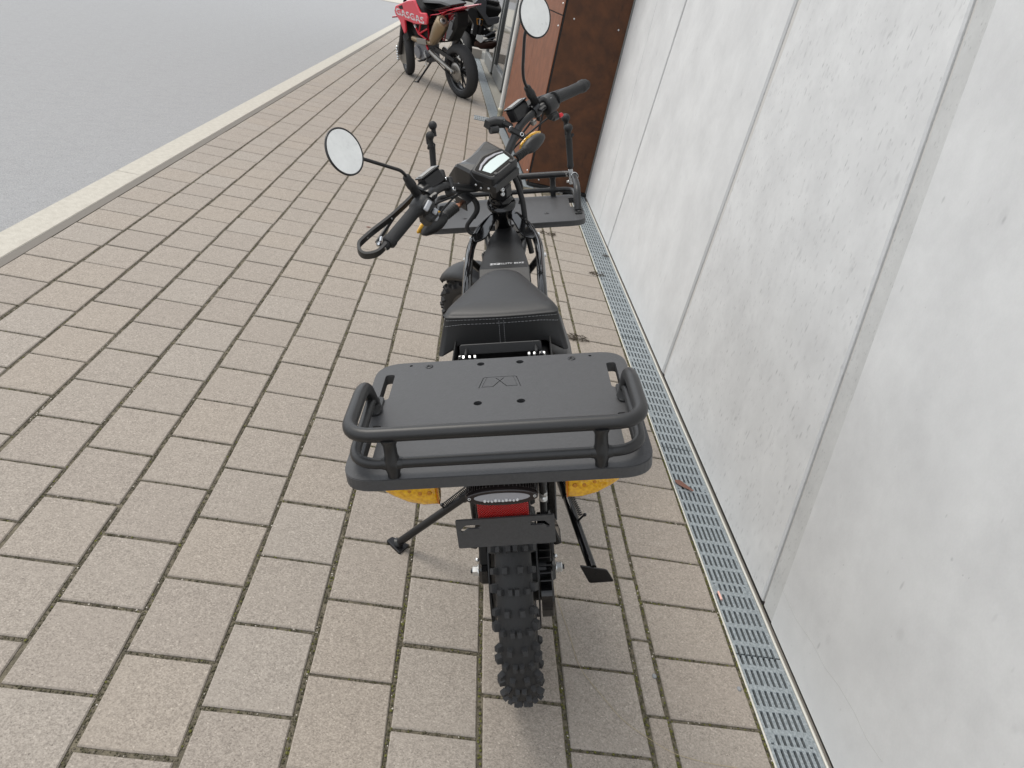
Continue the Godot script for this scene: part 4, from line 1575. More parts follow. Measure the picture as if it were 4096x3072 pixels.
func front_rack(k: Node3D):
	var y := 0.785
	var D := plate("front_rack_deck", bend2([Vector2(-0.258, -1.437), Vector2(0.258, -1.437), Vector2(0.264, -1.098), Vector2(-0.264, -1.098)], 0.05, 9), 0.019, M.deck_black, k, at(V(0.002, y, 0)))
	for s in [-1, 1]:
		cut(D, rrect(0.019, 0.12, 0.007, Vector2(s * 0.231, -1.325)), 0.03)
		var b := MB.new()
		b.lathe([Vector2(0.0075, 0), Vector2(0.0072, 0.0012), Vector2(0.0032, 0.0013), Vector2(0.003, 0.0002)], at(V(s * 0.139, y, -1.199)), 16)
		part("deck_bolt", b, M.satin_black, k)
		b = MB.new()
		b.tube([V(s * 0.07, 0.765, -1.14), V(s * 0.05, 0.72, -1.02), V(s * 0.03, 0.7, -0.95)], 0.012, 10)
		b.cyl(V(s * 0.07, 0.76, -1.12), V(s * 0.07, 0.76, -1.4), 0.011, 10)
		part("rack_strut", b, M.satin_black, k)
	rack_rail("front_rack_rail", k, 0.265, -1.198, -1.424, y, 0.077, 0.0225, 0.1725, -1.0)
	for s in [-1, 1]:   # gripper clamps with rubber handles and ball ends
		var o := V(0.236 if s > 0 else -0.2475, 0, -1.3957)
		var b := MB.new()
		var p := []
		var d := V(-0.0035 * s if s > 0 else 0.004, 1, 0)
		b.tube([o + V(0, 0.885, 0), o + V(0, 0.897, 0), o + V(0, 0.905, 0), o + V(-0.003 if s > 0 else 0.003, 0.99, 0), o + V(-0.004 if s > 0 else 0.004, 1.0, 0)], [0.008, 0.0125, 0.0105, 0.0115, 0.0125], 14)
		var c := part("gripper_clamp", b, M.rubber, k)
		for q in ([[V(0.2245, 1.0575, -1.4), 0.0152], [V(0.2317, 1.0265, -1.385), 0.0152]] if s > 0 else [[V(-0.2346, 1.062, -1.4), 0.015], [V(-0.246, 1.031, -1.385), 0.015]]):
			b = MB.new()
			b.ball(q[0], q[1], 16)
			b.lathe([Vector2(0.0095, 0), Vector2(0.008, 0.02), Vector2(0.011, 0.03)], at(q[0] + V(0.001, -0.036, 0)), 12)
			part("ball_end", b, M.rubber, c)
		b = MB.new()
		b.tube([o + V(-0.0105, 0.985, -0.004), o + V(-0.006, 0.998, 0.004), o + V(0.004, 0.996, 0.008), o + V(0.0125, 1.004, 0.004)], [0.005, 0.006, 0.006, 0.005], 8)
		b.box(at(o + V(-0.006, 1.015, -0.008)), V(0.02, 0.035, 0.012), 0.004)
		part("handle_lip", b, M.worn_rubber, c)
		b = MB.new()
		b.cyl(o + V(0, 0.868, 0), o + V(0, 0.89, 0), 0.0045, 10)
		b.box(at(o + V(0.0, 0.853, 0.0)), V(0.0115, 0.045, 0.008), 0.001)
		b.box(at(o + V(0.0, 0.878, 0.0)), V(0.016, 0.009, 0.011), 0.001)
		part("clamp_stem", b, M.zinc, c)
		b = MB.new()
		b.lathe([Vector2(0.0135, -0.011), Vector2(0.0135, 0.011), Vector2(0.0118, 0.011), Vector2(0.0118, -0.011)], at(V(0.2485 * s, 0.861, -1.385), look(V(0, 0.15, 1))), 18)
		part("clamp_ring", b, M.zinc, c)
		for q in [[V(-0.011 * s, 0.866, 0.004), 0.0052], [V(-0.008 * s, 0.842, 0.005), 0.0048]]:
			b = MB.new()
			nut(b, o + q[0], V(-s, 0, 0.2), q[1], 0.007)
			part("nut", b, M.chrome, c)


# steering axes: x across, y up along the steering head, z to the rear; turned 48 degrees to the left
const RAKE := 0.4712
const P0 := Vector3(-0.005, 0.897, -0.955)


func steering(k: Node3D):
	var d := deg_to_rad(48.1)
	var e1 := V(1, 0, 0)
	var up := V(0, cos(RAKE), sin(RAKE))
	var e3 := V(0, -sin(RAKE), cos(RAKE))
	var S := Transform3D(Basis(e1 * cos(d) - e3 * sin(d), up, e1 * sin(d) + e3 * cos(d)), P0)
	var b := MB.new()
	# --- head, crowns and fork
	b.lathe([Vector2(0.034, -0.02), Vector2(0.043, -0.012), Vector2(0.044, -0.004), Vector2(0.041, 0.0), Vector2(0.033, 0.001), Vector2(0.033, 0.012), Vector2(0.036, 0.015), Vector2(0.036, 0.022), Vector2(0.0325, 0.024), Vector2(0.0325, 0.034)], Transform3D(), 32)
	var h := part("steering_head", b, M.gloss_black, k, S)
	b = MB.new()
	b.lathe([Vector2(0.03, 0.034), Vector2(0.031, 0.04), Vector2(0.031, 0.082), Vector2(0.024, 0.088)], Transform3D(), 24)
	b.box(at(V(0, 0.062, -0.03)), V(0.058, 0.034, 0.05), 0.006)
	b.box(at(V(0, 0.06, 0.02)), V(0.03, 0.04, 0.032), 0.004)
	part("stem_clamp", b, M.satin_black, h)
	for q in [V(-0.0235, 0.081, 0.031), V(-0.026, 0.067, 0.033), V(0.026, 0.08, 0.02)]:
		b = MB.new()
		bolt_head(b, q, V(-0.25, 0.3, 1), 0.0062, 0.006)
		part("bolt", b, M.zinc, h)
	b = MB.new()
	b.prism(bend2([Vector2(0.09, -0.03), Vector2(0.09, 0.03), Vector2(-0.09, 0.03), Vector2(-0.09, -0.03)], 0.02), -0.2, -0.17, Transform3D(), 0.003)
	part("crown", b, M.gloss_black, h)
	for s in [-1, 1]:
		b = MB.new()
		b.cyl(V(s * 0.075, -0.165, -0.005), V(s * 0.075, -0.42, -0.03), 0.0165, 16)
		var f := part("fork_leg", b, M.satin_black, k, S)
		b = MB.new()
		b.cyl(V(s * 0.075, -0.4, -0.03), V(s * 0.075, -0.72, -0.05), 0.021, 16)
		part("slider", b, M.gloss_black, f)
	# --- front wheel and fender
	var hub := S * at(V(0, -0.705, -0.062))
	var w := part("front_wheel", tyre_mesh, null, k, hub)
	part("tyre_knobs", knob_mesh, null, w).set_meta("kind", "stuff")
	b = MB.new()
	b.lathe([Vector2(0.228, -0.03), Vector2(0.2, -0.026), Vector2(0.19, -0.016), Vector2(0.19, 0.016), Vector2(0.2, 0.026), Vector2(0.228, 0.03)], at(Vector3.ZERO, look(Vector3.RIGHT)), 48, false, false)
	for i in 12:
		var a := TAU * i / 12
		b.cyl(V(0.02 * (1 if i % 2 else -1), sin(a) * 0.09, cos(a) * 0.09), V(0, sin(a + 0.25) * 0.195, cos(a + 0.25) * 0.195), 0.004, 6)
	b.cyl(V(-0.045, 0, 0), V(0.045, 0, 0), 0.095, 28)
	part("rim", b, M.satin_black, w)
	b = MB.new()
	var R := []
	for i in 15:
		var t := i / 14.0
		var a := deg_to_rad(lerpf(57, -62, t))      # from straight up, forwards positive
		var wd := 0.054 * (1.0 - 0.35 * pow(absf(t - 0.35) / 0.65, 3.0))
		if i == 0:
			wd = 0.03
		var dd := V(0, cos(a), -sin(a))
		var ring := []
		for q in [[-1.0, 0.304], [-0.98, 0.318], [-0.6, 0.326], [0.0, 0.329], [0.6, 0.326], [0.98, 0.318], [1.0, 0.304], [0.9, 0.314], [0.0, 0.324], [-0.9, 0.314]]:
			ring.append(V(q[0] * wd, 0, 0) + dd * (q[1] - (0.006 if i == 0 else 0.0)))
		R.append(ring)
	b.rings(R)
	part("front_fender", b, M.plastic_black, k, hub)
	# --- handlebar
	b = MB.new()
	var p := []
	for q in [[0.42, 0.16, -0.016], [0.3, 0.1755, -0.028], [0.212, 0.163, -0.05], [0.168, 0.15, -0.057], [0.095, 0.092, -0.05], [0.045, 0.06, -0.048], [0.0, 0.058, -0.048]]:
		p.append(V(-q[0], q[1], q[2]))
	for i in range(p.size() - 2, -1, -1):
		p.append(V(-p[i].x, p[i].y, p[i].z))
	b.tube(bend(p, 0.035, 5), 0.0122, 16)
	var bar := part("handlebar", b, M.powder_black, k, S)
	for s in [-1, 1]:
		var gd := V(s * 0.12, -0.0175, 0.013).normalized()
		var gx := at(V(s * 0.3, 0.1755, -0.028), look(gd))
		b = MB.new()
		b.lathe([Vector2(0.0215, 0.0), Vector2(0.0215, 0.006), Vector2(0.0172, 0.01), Vector2(0.0175, 0.112), Vector2(0.0195, 0.116), Vector2(0.0195, 0.128), Vector2(0.0165, 0.131)], gx, 24)
		part("grip", b, M.grip_rubber, bar)
		b = MB.new()
		if s < 0:
			b.lathe([Vector2(0.0125, 0.13), Vector2(0.0125, 0.143), Vector2(0.0105, 0.146)], gx, 16)
			var eb := MB.new()
			eb.lathe([Vector2(0.0078, 0.146), Vector2(0.0078, 0.149), Vector2(0.0035, 0.1492), Vector2(0.003, 0.147)], gx, 14)
			part("end_bolt", eb, M.zinc, bar)
		else:
			b.lathe([Vector2(0.0165, 0.13), Vector2(0.0165, 0.14), Vector2(0.012, 0.1415), Vector2(0.012, 0.147), Vector2(0.0105, 0.149)], gx, 16)
		part("bar_end", b, M.rubber, bar)
	# left switch pod with three grey buttons
	b = MB.new()
	var gd := V(-0.12, -0.0175, 0.013).normalized()
	var px := Transform3D(look(gd), V(-0.258, 0.169, -0.037))
	b.lathe([Vector2(0.024, 0.0), Vector2(0.0275, 0.003), Vector2(0.0285, 0.022), Vector2(0.027, 0.036), Vector2(0.0225, 0.043)], px, 24)
	b.box(at(V(-0.272, 0.133, -0.018), Basis(gd, V(0, 0.8, 0.6), gd.cross(V(0, 0.8, 0.6)))), V(0.042, 0.05, 0.036), 0.008)
	b.box(at(V(-0.275, 0.176, -0.012), Basis(gd, V(0, 0.86, 0.5), gd.cross(V(0, 0.86, 0.5)))), V(0.036, 0.026, 0.03), 0.006)
	part("switch_pod", b, M.plastic_black, bar)
	for q in [[V(-0.283, 0.19, 0.0), V(0.034, 0.008, 0.014)], [V(-0.262, 0.155, 0.001), V(0.018, 0.008, 0.014)], [V(-0.262, 0.131, -0.001), V(0.017, 0.008, 0.014)]]:
		b = MB.new()
		var n := V(0.15, 0.72, 0.68).normalized()
		var xx := V(-1, -0.2, 0.3)
		xx = (xx - n * xx.dot(n)).normalized()
		b.box(at(q[0], Basis(xx, n, xx.cross(n))), q[1], 0.0025)
		part("button", b, M.button_grey, bar)
	# right throttle housing with the red stop button
	b = MB.new()
	gd = V(0.12, -0.0175, 0.013).normalized()
	px = Transform3D(look(gd), V(0.258, 0.171, -0.036))
	b.lathe([Vector2(0.017, 0.0), Vector2(0.0275, 0.002), Vector2(0.0285, 0.006), Vector2(0.0285, 0.03), Vector2(0.025, 0.036), Vector2(0.0235, 0.044), Vector2(0.02, 0.048)], px, 28)
	b.box(at(V(0.282, 0.137, -0.028), Basis(gd, V(0, 0.9, 0.4), gd.cross(V(0, 0.9, 0.4)))), V(0.03, 0.034, 0.034), 0.006)
	b.box(at(V(0.294, 0.121, -0.024), Basis(gd, V(0, 0.9, 0.4), gd.cross(V(0, 0.9, 0.4)))), V(0.032, 0.02, 0.026), 0.005)
	part("throttle_housing", b, M.plastic_black, bar)
	b = MB.new()
	b.box(at(V(0.309, 0.12, -0.012), Basis(gd, V(0, 0.85, 0.5), gd.cross(V(0, 0.85, 0.5)))), V(0.016, 0.013, 0.012), 0.003)
	part("stop_button", b, M.button_red, bar)
	var ww := words("C//", 0.0075, 0.0004)
	var nn := V(0.0, 0.77, 0.64)
	part("lettering", ww, M.button_grey, bar, Transform3D(Basis(V(0.0, -0.64, 0.77), gd, V(0.0, -0.64, 0.77).cross(gd)), V(0.276, 0.169, -0.037) + nn * 0.0287))
	# --- brake reservoirs, perches, levers and mirror mounts
	for s in [-1, 1]:
		b = MB.new()
		var o := V(s * 0.232, 0.168, -0.046)
		gd = V(s * 0.12, 0.014, 0.02).normalized()
		b.lathe([Vector2(0.0185, -0.012), Vector2(0.0195, -0.008), Vector2(0.0195, 0.008), Vector2(0.0185, 0.012)], at(o, look(gd)), 18)
		b.box(at(o + V(s * -0.004, 0.008, -0.024)), V(0.03, 0.022, 0.026), 0.004)
		b.box(at(o + V(s * 0.004, -0.026, 0.006)), V(0.012, 0.02, 0.014), 0.003)
		var pc := part("brake_perch", b, M.satin_black, k, S)
		b = MB.new()
		b.box(at(V(s * 0.19, 0.174, -0.079), Basis(Vector3.RIGHT, -0.55)), V(0.064, 0.04, 0.036), 0.004)
		part("reservoir", b, M.satin_black, pc)
		b = MB.new()
		b.box(at(V(s * 0.19, 0.1935, -0.0905), Basis(Vector3.RIGHT, -0.55)), V(0.069, 0.005, 0.039), 0.0015)
		part("reservoir_cap", b, M.gloss_black, pc)
		b = MB.new()
		b.box(at(V(s * 0.19, 0.1963, -0.0922), Basis(Vector3.RIGHT, -0.55)), V(0.054, 0.0015, 0.022), 0.0005)
		part("cap_plate", b, M.alloy, pc)
		b = MB.new()
		b.cyl(V(s * 0.235, 0.16, -0.075), V(s * 0.3, 0.15, -0.095), 0.006, 8)
		b.cyl(V(s * 0.3, 0.15, -0.095), V(s * 0.43, 0.132, -0.062), 0.0055, 8)
		part("brake_lever", b, M.satin_black, pc)
		if s < 0:
			b = MB.new()
			b.tube([V(-0.405, 0.134, -0.07), V(-0.425, 0.136, -0.052), V(-0.4385, 0.147, -0.04)], [0.005, 0.0052, 0.0075], 10)
			b.ball(V(-0.4405, 0.148, -0.0385), 0.0078, 12)
			part("lever_tip", b, M.chrome, pc)
		b = MB.new()
		b.box(at(o + V(s * 0.006, 0.012, 0.022)), V(0.026, 0.009, 0.012), 0.002)
		bolt_head(b, o + V(s * 0.01, 0.016, 0.027), V(0, 0.3, 1), 0.0042, 0.004)
		part("perch_bolt", b, M.satin_black, pc)
	mirror(k, S, -1, V(-0.451, 0.445, -0.06), V(0.342, 0.527, 0.778), [V(-0.266, 0.185, -0.055), V(-0.292, 0.274, -0.06), V(-0.301, 0.29, -0.062), V(-0.402, 0.389, -0.072)], 0.0572)
	mirror(k, S, 1, V(0.258, 0.446, -0.06), V(0.033, 0.461, 0.887), [V(0.247, 0.176, -0.056), V(0.208, 0.262, -0.062), V(0.203, 0.282, -0.064), V(0.204, 0.31, -0.066), V(0.229, 0.4, -0.075)], 0.0585)
	# --- the clamps with two bright bolts, and the left hand guard
	for s in [-1, 1]:
		b = MB.new()
		gd = V(s * 0.075, 0.06, -0.005).normalized()
		var nn2 := V(-s * 0.35, 0.62, 0.7)
		nn2 = (nn2 - gd * nn2.dot(gd)).normalized()
		var B := Basis(gd, nn2, gd.cross(nn2))
		var cc := V(s * 0.1495, 0.134, -0.055)
		b.box(at(cc, B), V(0.017, 0.033, 0.052), 0.004)
		b.box(at(V(s * 0.145, 0.152, -0.088), B), V(0.017, 0.028, 0.034), 0.004)
		b.tube([V(s * 0.145, 0.155, -0.098), V(s * 0.118, 0.166, -0.112), V(s * 0.085, 0.176, -0.112)] if s > 0 else [V(s * 0.148, 0.153, -0.095), V(s * 0.165, 0.163, -0.105), V(s * 0.2, 0.172, -0.1)], [0.017, 0.017, 0.016], 4)
		if s > 0:
			b.cyl(V(0.082, 0.165, -0.098), V(0.105, 0.158, -0.09), 0.011, 10)
		var cl := part("bar_clamp", b, M.plastic_black, k, S)
		for q in [[0.145, 0.1455, -0.0745], [0.1535, 0.1325, -0.0405]]:
			b = MB.new()
			bolt_head(b, V(s * q[0], q[1], q[2]) + nn2 * 0.006, nn2, 0.0066, 0.005)
			part("bolt", b, M.chrome, cl)
			b = MB.new()
			b.lathe([Vector2(0.0034, 0), Vector2(0.0034, 0.0004)], at(V(s * q[0], q[1], q[2]) + nn2 * 0.0108, look(nn2)), 6)
			part("bolt_socket", b, M.hole_black, cl)
	b = MB.new()
	var path := bend([V(-0.436, 0.158, -0.012), V(-0.474, 0.157, -0.008), V(-0.506, 0.163, -0.03), V(-0.492, 0.17, -0.062), V(-0.44, 0.167, -0.07), V(-0.36, 0.165, -0.07), V(-0.27, 0.166, -0.078), V(-0.2, 0.17, -0.1)], 0.03, 5)
	var RR := []
	for i in path.size():
		var t: Vector3 = (path[mini(i + 1, path.size() - 1)] - path[maxi(i - 1, 0)]).normalized()
		var u := V(0, 1, 0.25).normalized()
		var n := t.cross(u).normalized()
		RR.append([path[i] + u * 0.0122 + n * 0.0036, path[i] + u * 0.0122 - n * 0.0036, path[i] - u * 0.0122 - n * 0.0036, path[i] - u * 0.0122 + n * 0.0036])
	b.rings(RR, true, true, true, true)
	var hg := part("hand_guard", b, M.plastic_black, k, S)
	for q in [V(-0.452, 0.167, -0.0655), V(-0.36, 0.165, -0.0665)]:
		b = MB.new()
		bolt_head(b, q, V(0, 0.2, 1), 0.0026, 0.0015)
		part("rivet", b, M.zinc, hg)
	# --- display, headlight shell
	b = MB.new()
	var face := [Vector2(0, -0.069), Vector2(0.067, -0.046), Vector2(0.0555, 0.029), Vector2(-0.0555, 0.029), Vector2(-0.067, -0.046)]
	b.prism(bend2(face, 0.012), 0.112, 0.14, Transform3D(), 0.004)
	var dsp := part("display", b, M.plastic_black, k, S)
	b = MB.new()
	b.prism(bend2([Vector2(0, -0.058), Vector2(0.06, -0.039), Vector2(0.05, 0.02), Vector2(-0.05, 0.02), Vector2(-0.06, -0.039)], 0.008), 0.139, 0.1412, Transform3D(), 0.0004)
	part("glass", b, M.gloss_black, dsp)
	b = MB.new()
	b.prism(PackedVector2Array([Vector2(-0.047, -0.018), Vector2(-0.03, -0.0255), Vector2(0, -0.0285), Vector2(0.03, -0.0255), Vector2(0.047, -0.018), Vector2(0.0415, 0.0095), Vector2(-0.0415, 0.0095)]), 0.1412, 0.142, Transform3D(), 0.0002)
	part("screen", b, M.screen, dsp)
	b = MB.new()
	b.prism(PackedVector2Array([Vector2(-0.052, -0.0275), Vector2(-0.03, -0.04), Vector2(0, -0.0465), Vector2(0.03, -0.04), Vector2(0.052, -0.0275), Vector2(0.05, -0.0225), Vector2(0.03, -0.0325), Vector2(0, -0.0375), Vector2(-0.03, -0.0325), Vector2(-0.05, -0.0225)]), 0.1412, 0.142, Transform3D(), 0.0002)
	part("screen_arc", b, M.screen_band, dsp)
	for s in [-1, 1]:
		b = MB.new()
		b.lathe([Vector2(0.0062, 0.14), Vector2(0.0062, 0.1425), Vector2(0.005, 0.1432)], at(V(s * 0.034, 0, 0.0215)), 14)
		part("display_button", b, M.plastic_black, dsp)
	b = MB.new()
	R = []
	for q in [[0.034, 0.052, 0.088, 0.115], [-0.03, 0.066, 0.072, 0.118], [-0.05, 0.069, 0.066, 0.136], [-0.101, 0.0705, 0.054, 0.1365], [-0.111, 0.07, 0.053, 0.128], [-0.15, 0.064, 0.057, 0.07]]:
		var a: float = q[1]
		var lo: float = q[2]
		var hi: float = q[3]
		var top: float = hi
		var dip: float = 0.016 if q[0] < -0.09 and q[0] > -0.12 else 0.0
		R.append([V(a, lo, q[0]), V(a, hi - 0.006, q[0]), V(a - 0.008, hi, q[0]), V(0.03, top - dip * 0.8, q[0]), V(-0.03, top - dip * 0.8, q[0]), V(-a + 0.008, hi, q[0]), V(-a, hi - 0.006, q[0]), V(-a, lo, q[0]), V(0, lo, q[0])])
	R.reverse()
	for i in R.size():
		R[i].reverse()
	b.rings(R, true, true, true, true)
	var nc := part("headlight_shell", b, M.nacelle_grey, k, S)
	b = MB.new()
	b.lathe([Vector2(0.05, 0), Vector2(0.05, 0.01), Vector2(0.03, 0.016)], at(V(0, 0.03, -0.135), look(V(0, -0.1, -1))), 24)
	part("headlight", b, M.clear_grey, nc)
	for s in [-1, 1]:
		for q in [[0.066, 0.068, -0.1], [0.0655, 0.1, -0.028], [0.062, 0.094, -0.012], [0.055, 0.1, 0.012]]:
			b = MB.new()
			bolt_head(b, V(s * (q[0] + 0.003), q[1], q[2]), V(s, 0, 0.15), 0.0035, 0.004, false)
			part("screw", b, M.zinc, nc)
	# --- front turn signals on ribbed rubber stalks
	for s in [-1, 1]:
		b = MB.new()
		var o := V(s * 0.135, 0.05, -0.052)
		for i in 6:
			b.lathe([Vector2(0.0115, 0), Vector2(0.0135, 0.002), Vector2(0.0135, 0.0055), Vector2(0.0115, 0.0075)], at(o + V(s * 0.0075 * i, 0, 0), look(V(s, 0, 0))), 14)
		b.cyl(o + V(s * 0.04, 0, 0), o + V(s * 0.06, 0, 0), 0.0125, 14)
		var st := part("front_turn_signal", b, M.rubber, k, S)
		b = MB.new()
		R = []
		for q in [[0.045, 0.012, 0.012], [0.055, 0.017, 0.018], [0.075, 0.0235, 0.022], [0.1, 0.0225, 0.022], [0.12, 0.017, 0.018], [0.135, 0.0105, 0.012], [0.1425, 0.004, 0.005]]:
			var ring := []
			for j in 16:
				var a := TAU * j / 16
				ring.append(o + V(s * q[0], -0.002 + sin(a) * q[1], -0.004 + s * cos(a) * q[2]))
			R.append(ring)
		b.rings(R)
		part("housing", b, M.plastic_black, st)
		b = MB.new()
		R = []
		for q in [[0.05, 0.012, 0.006], [0.075, 0.023, 0.012], [0.1, 0.0225, 0.012], [0.125, 0.016, 0.009], [0.146, 0.004, 0.003]]:
			var ring := []
			for j in 14:
				var a := TAU * j / 14
				ring.append(o + V(s * q[0], -0.0015 + sin(a) * q[1], -0.021 + s * cos(a) * q[2]))
			R.append(ring)
		b.rings(R)
		part("lens", b, M.amber, st)
		b = MB.new()
		nut(b, o + V(s * -0.009, 0, 0), V(s, 0, 0), 0.0085, 0.009)
		b.cyl(o + V(s * -0.03, 0, 0), o + V(s * -0.008, 0, 0), 0.006, 10)
		part("nut", b, M.copper, st)
		b = MB.new()
		b.box(at(V(s * 0.095, 0.045, -0.06)), V(0.045, 0.004, 0.045), 0.001)
		b.box(at(V(s * 0.115, 0.052, -0.052)), V(0.004, 0.04, 0.045), 0.001)
		part("bracket", b, M.satin_black, st)
	# --- cables and looms (in the motorcycle's own axes where they reach the frame)
	for q in [[[V(0.02, 1.0, -0.985), V(0.029, 0.977, -0.98), V(0.044, 0.953, -0.98), V(0.0535, 0.918, -0.98), V(0.0605, 0.889, -0.98), V(0.0638, 0.844, -0.98), V(0.066, 0.8, -0.985), V(0.08, 0.72, -0.99)], 0.0085], [[V(0.03, 0.985, -1.02), V(0.05, 0.955, -1.03), V(0.06, 0.93, -1.035), V(0.06, 0.9, -1.03), V(0.05, 0.87, -1.02)], 0.0045], [[V(-0.15, 0.93, -0.93), V(-0.117, 0.934, -0.93), V(-0.095, 0.926, -0.93), V(-0.0797, 0.905, -0.93), V(-0.0788, 0.882, -0.93), V(-0.095, 0.86, -0.93), V(-0.111, 0.842, -0.93), V(-0.1145, 0.83, -0.93), V(-0.106, 0.815, -0.93), V(-0.085, 0.81, -0.92)], 0.0066], [[V(-0.15, 0.936, -0.94), V(-0.115, 0.94, -0.937), V(-0.091, 0.93, -0.935), V(-0.073, 0.905, -0.935), V(-0.073, 0.88, -0.935), V(-0.09, 0.857, -0.935)], 0.004]]:
		b = MB.new()
		b.tube(bend(q[0], 0.02, 4), q[1], 10)
		part("cable_loom", b, M.rubber, k)
	for q in [[[V(-0.225, 0.13, -0.04), V(-0.205, 0.117, -0.05), V(-0.178, 0.108, -0.05), V(-0.142, 0.095, -0.05), V(-0.1, 0.085, -0.045)], 0.0028], [[V(-0.1, 0.09, -0.052), V(-0.142, 0.092, -0.05), V(-0.168, 0.09, -0.048), V(-0.195, 0.082, -0.05), V(-0.21, 0.06, -0.05), V(-0.218, 0.04, -0.05)], 0.0032], [[V(0.29, 0.118, -0.035), V(0.26, 0.11, -0.045), V(0.21, 0.098, -0.055), V(0.17, 0.088, -0.06), V(0.11, 0.07, -0.065)], 0.003], [[V(0.226, 0.135, -0.055), V(0.205, 0.118, -0.06), V(0.17, 0.1, -0.065), V(0.1, 0.07, -0.07)], 0.0035]]:
		b = MB.new()
		b.tube(bend(q[0], 0.02, 4), q[1], 8)
		part("cable", b, M.rubber, k, S)
	b = MB.new()
	b.box(at(V(0.224, 0.128, -0.05)), V(0.018, 0.014, 0.012), 0.002)
	part("cable_connector", b, M.alloy, k, S)


func mirror(k: Node3D, S: Transform3D, s: int, c: Vector3, n: Vector3, arm: Array, r: float):
	n = n.normalized()
	var b := MB.new()
	b.lathe([Vector2(0.012, -0.016), Vector2(r * 0.6, -0.012), Vector2(r * 0.93, -0.006), Vector2(r, -0.001), Vector2(r, 0.0028), Vector2(r * 0.95, 0.0034), Vector2(r * 0.925, 0.0022)], at(c, look(n)), 48, true, false)
	var m := part("mirror", b, M.satin_black, k, S)
	part("mirror_glass", disc_mesh(c, n, r * 0.935), M.mirror_glass, m)
	b = MB.new()
	var q := arm.duplicate()
	q.append(c - n * 0.012 + (q[-1] - c) * 0.35)
	b.tube(bend(q, 0.018, 5), 0.0046, 12)
	part("arm", b, M.satin_black, m)
	b = MB.new()
	var d: Vector3 = arm[1] - arm[0]
	b.lathe([Vector2(0.012, 0.0), Vector2(0.012, d.length() * 0.42), Vector2(0.0135, d.length() * 0.44), Vector2(0.0135, d.length() * 0.6), Vector2(0.0115, d.length() * 0.63), Vector2(0.0105, d.length() * 0.85), Vector2(0.007, d.length() * 0.9)], at(arm[0], look(d)), 16)
	part("boot", b, M.rubber, m)


func disc_mesh(c: Vector3, n: Vector3, r: float) -> MB:
	var b := MB.new()
	var B := look(n)
	var R := []
	for f in [1.0, 0.6, 0.2]:
		var ring := []
		for j in 48:
			var a := TAU * j / 48
			ring.append(c + n * (0.0022 + 0.0006 * (1.0 - f * f)) + (B.x * cos(a) - B.z * sin(a)) * r * f)
		R.append(ring)
	b.rings(R, false, true)
	return b


# ------------------------------------------------------------------ the machines behind
func side_plate(parent: Node3D, called: String, zy: Array, x: float, thick: float, m: Material, r := 0.02, bev := 0.004, roll := 0.0) -> MeshInstance3D:   # outline given as (z, y), standing across x
	var p := PackedVector2Array()
	for q in zy:
		p.append(Vector2(q[0], q[1]))
	var b := MB.new()
	var s := signf(x)
	if s == 0:
		b.prism(bend2(p, r, 4), -thick / 2, thick / 2, Transform3D(Basis(V(0, 0, 1), V(-1, 0, 0), V(0, 1, 0)), V(x, 0, 0)), bev)
	elif s < 0:
		b.prism(bend2(p, r, 4), 0.0, thick, Transform3D(Basis(V(0, 0, 1), V(-1, 0, 0), V(0, 1, 0)), V(x + thick, 0, 0)), bev)
	else:
		b.prism(bend2(p, r, 4), 0.0, thick, Transform3D(Basis(V(0, 0, 1), V(1, 0, 0), V(0, 1, 0)), V(x - thick, 0, 0)), bev)
	return part(called, b, m, parent)


func road_wheel(k: Node3D, called: String, R: float, t: float, xf: Transform3D, seg := 44) -> MeshInstance3D:
	var b := MB.new()
	var p := []
	for i in 15:
		var a := -PI * 0.62 + PI * 1.24 * i / 14
		p.append(Vector2(R - t * 0.86 + t * 0.86 * cos(a), t * sin(a)))
	p.append(Vector2(p[0].x - 0.012, 0.6 * t))
	p.append(Vector2(p[0].x - 0.012, -0.6 * t))
	p.append(p[0])
	b.lathe(p, Transform3D(look(Vector3.RIGHT), Vector3.ZERO), seg, false, false)
	var w := part(called, b, M.worn_rubber, k, xf)
	b = MB.new()
	var ri: float = p[0].x
	b.lathe([Vector2(ri + 0.008, -t * 0.72), Vector2(ri - 0.012, -t * 0.7), Vector2(ri - 0.03, -t * 0.4), Vector2(ri - 0.03, t * 0.4), Vector2(ri - 0.012, t * 0.7), Vector2(ri + 0.008, t * 0.72)], Transform3D(look(Vector3.RIGHT), Vector3.ZERO), seg, false, false)
	part("rim", b, M.satin_black, w)
	for i in 5:
		b = MB.new()
		var a := TAU * i / 5
		for h in [-0.2, 0.2]:
			b.tube([V(0, sin(a) * 0.04, cos(a) * 0.04), V(0, sin(a + h) * (ri - 0.025), cos(a + h) * (ri - 0.025))], [0.014, 0.009], 6)
		part("spoke", b, M.satin_black, w)
	b = MB.new()
	b.cyl(V(-0.06, 0, 0), V(0.06, 0, 0), 0.045, 16)
	part("hub", b, M.satin_black, w)
	return w


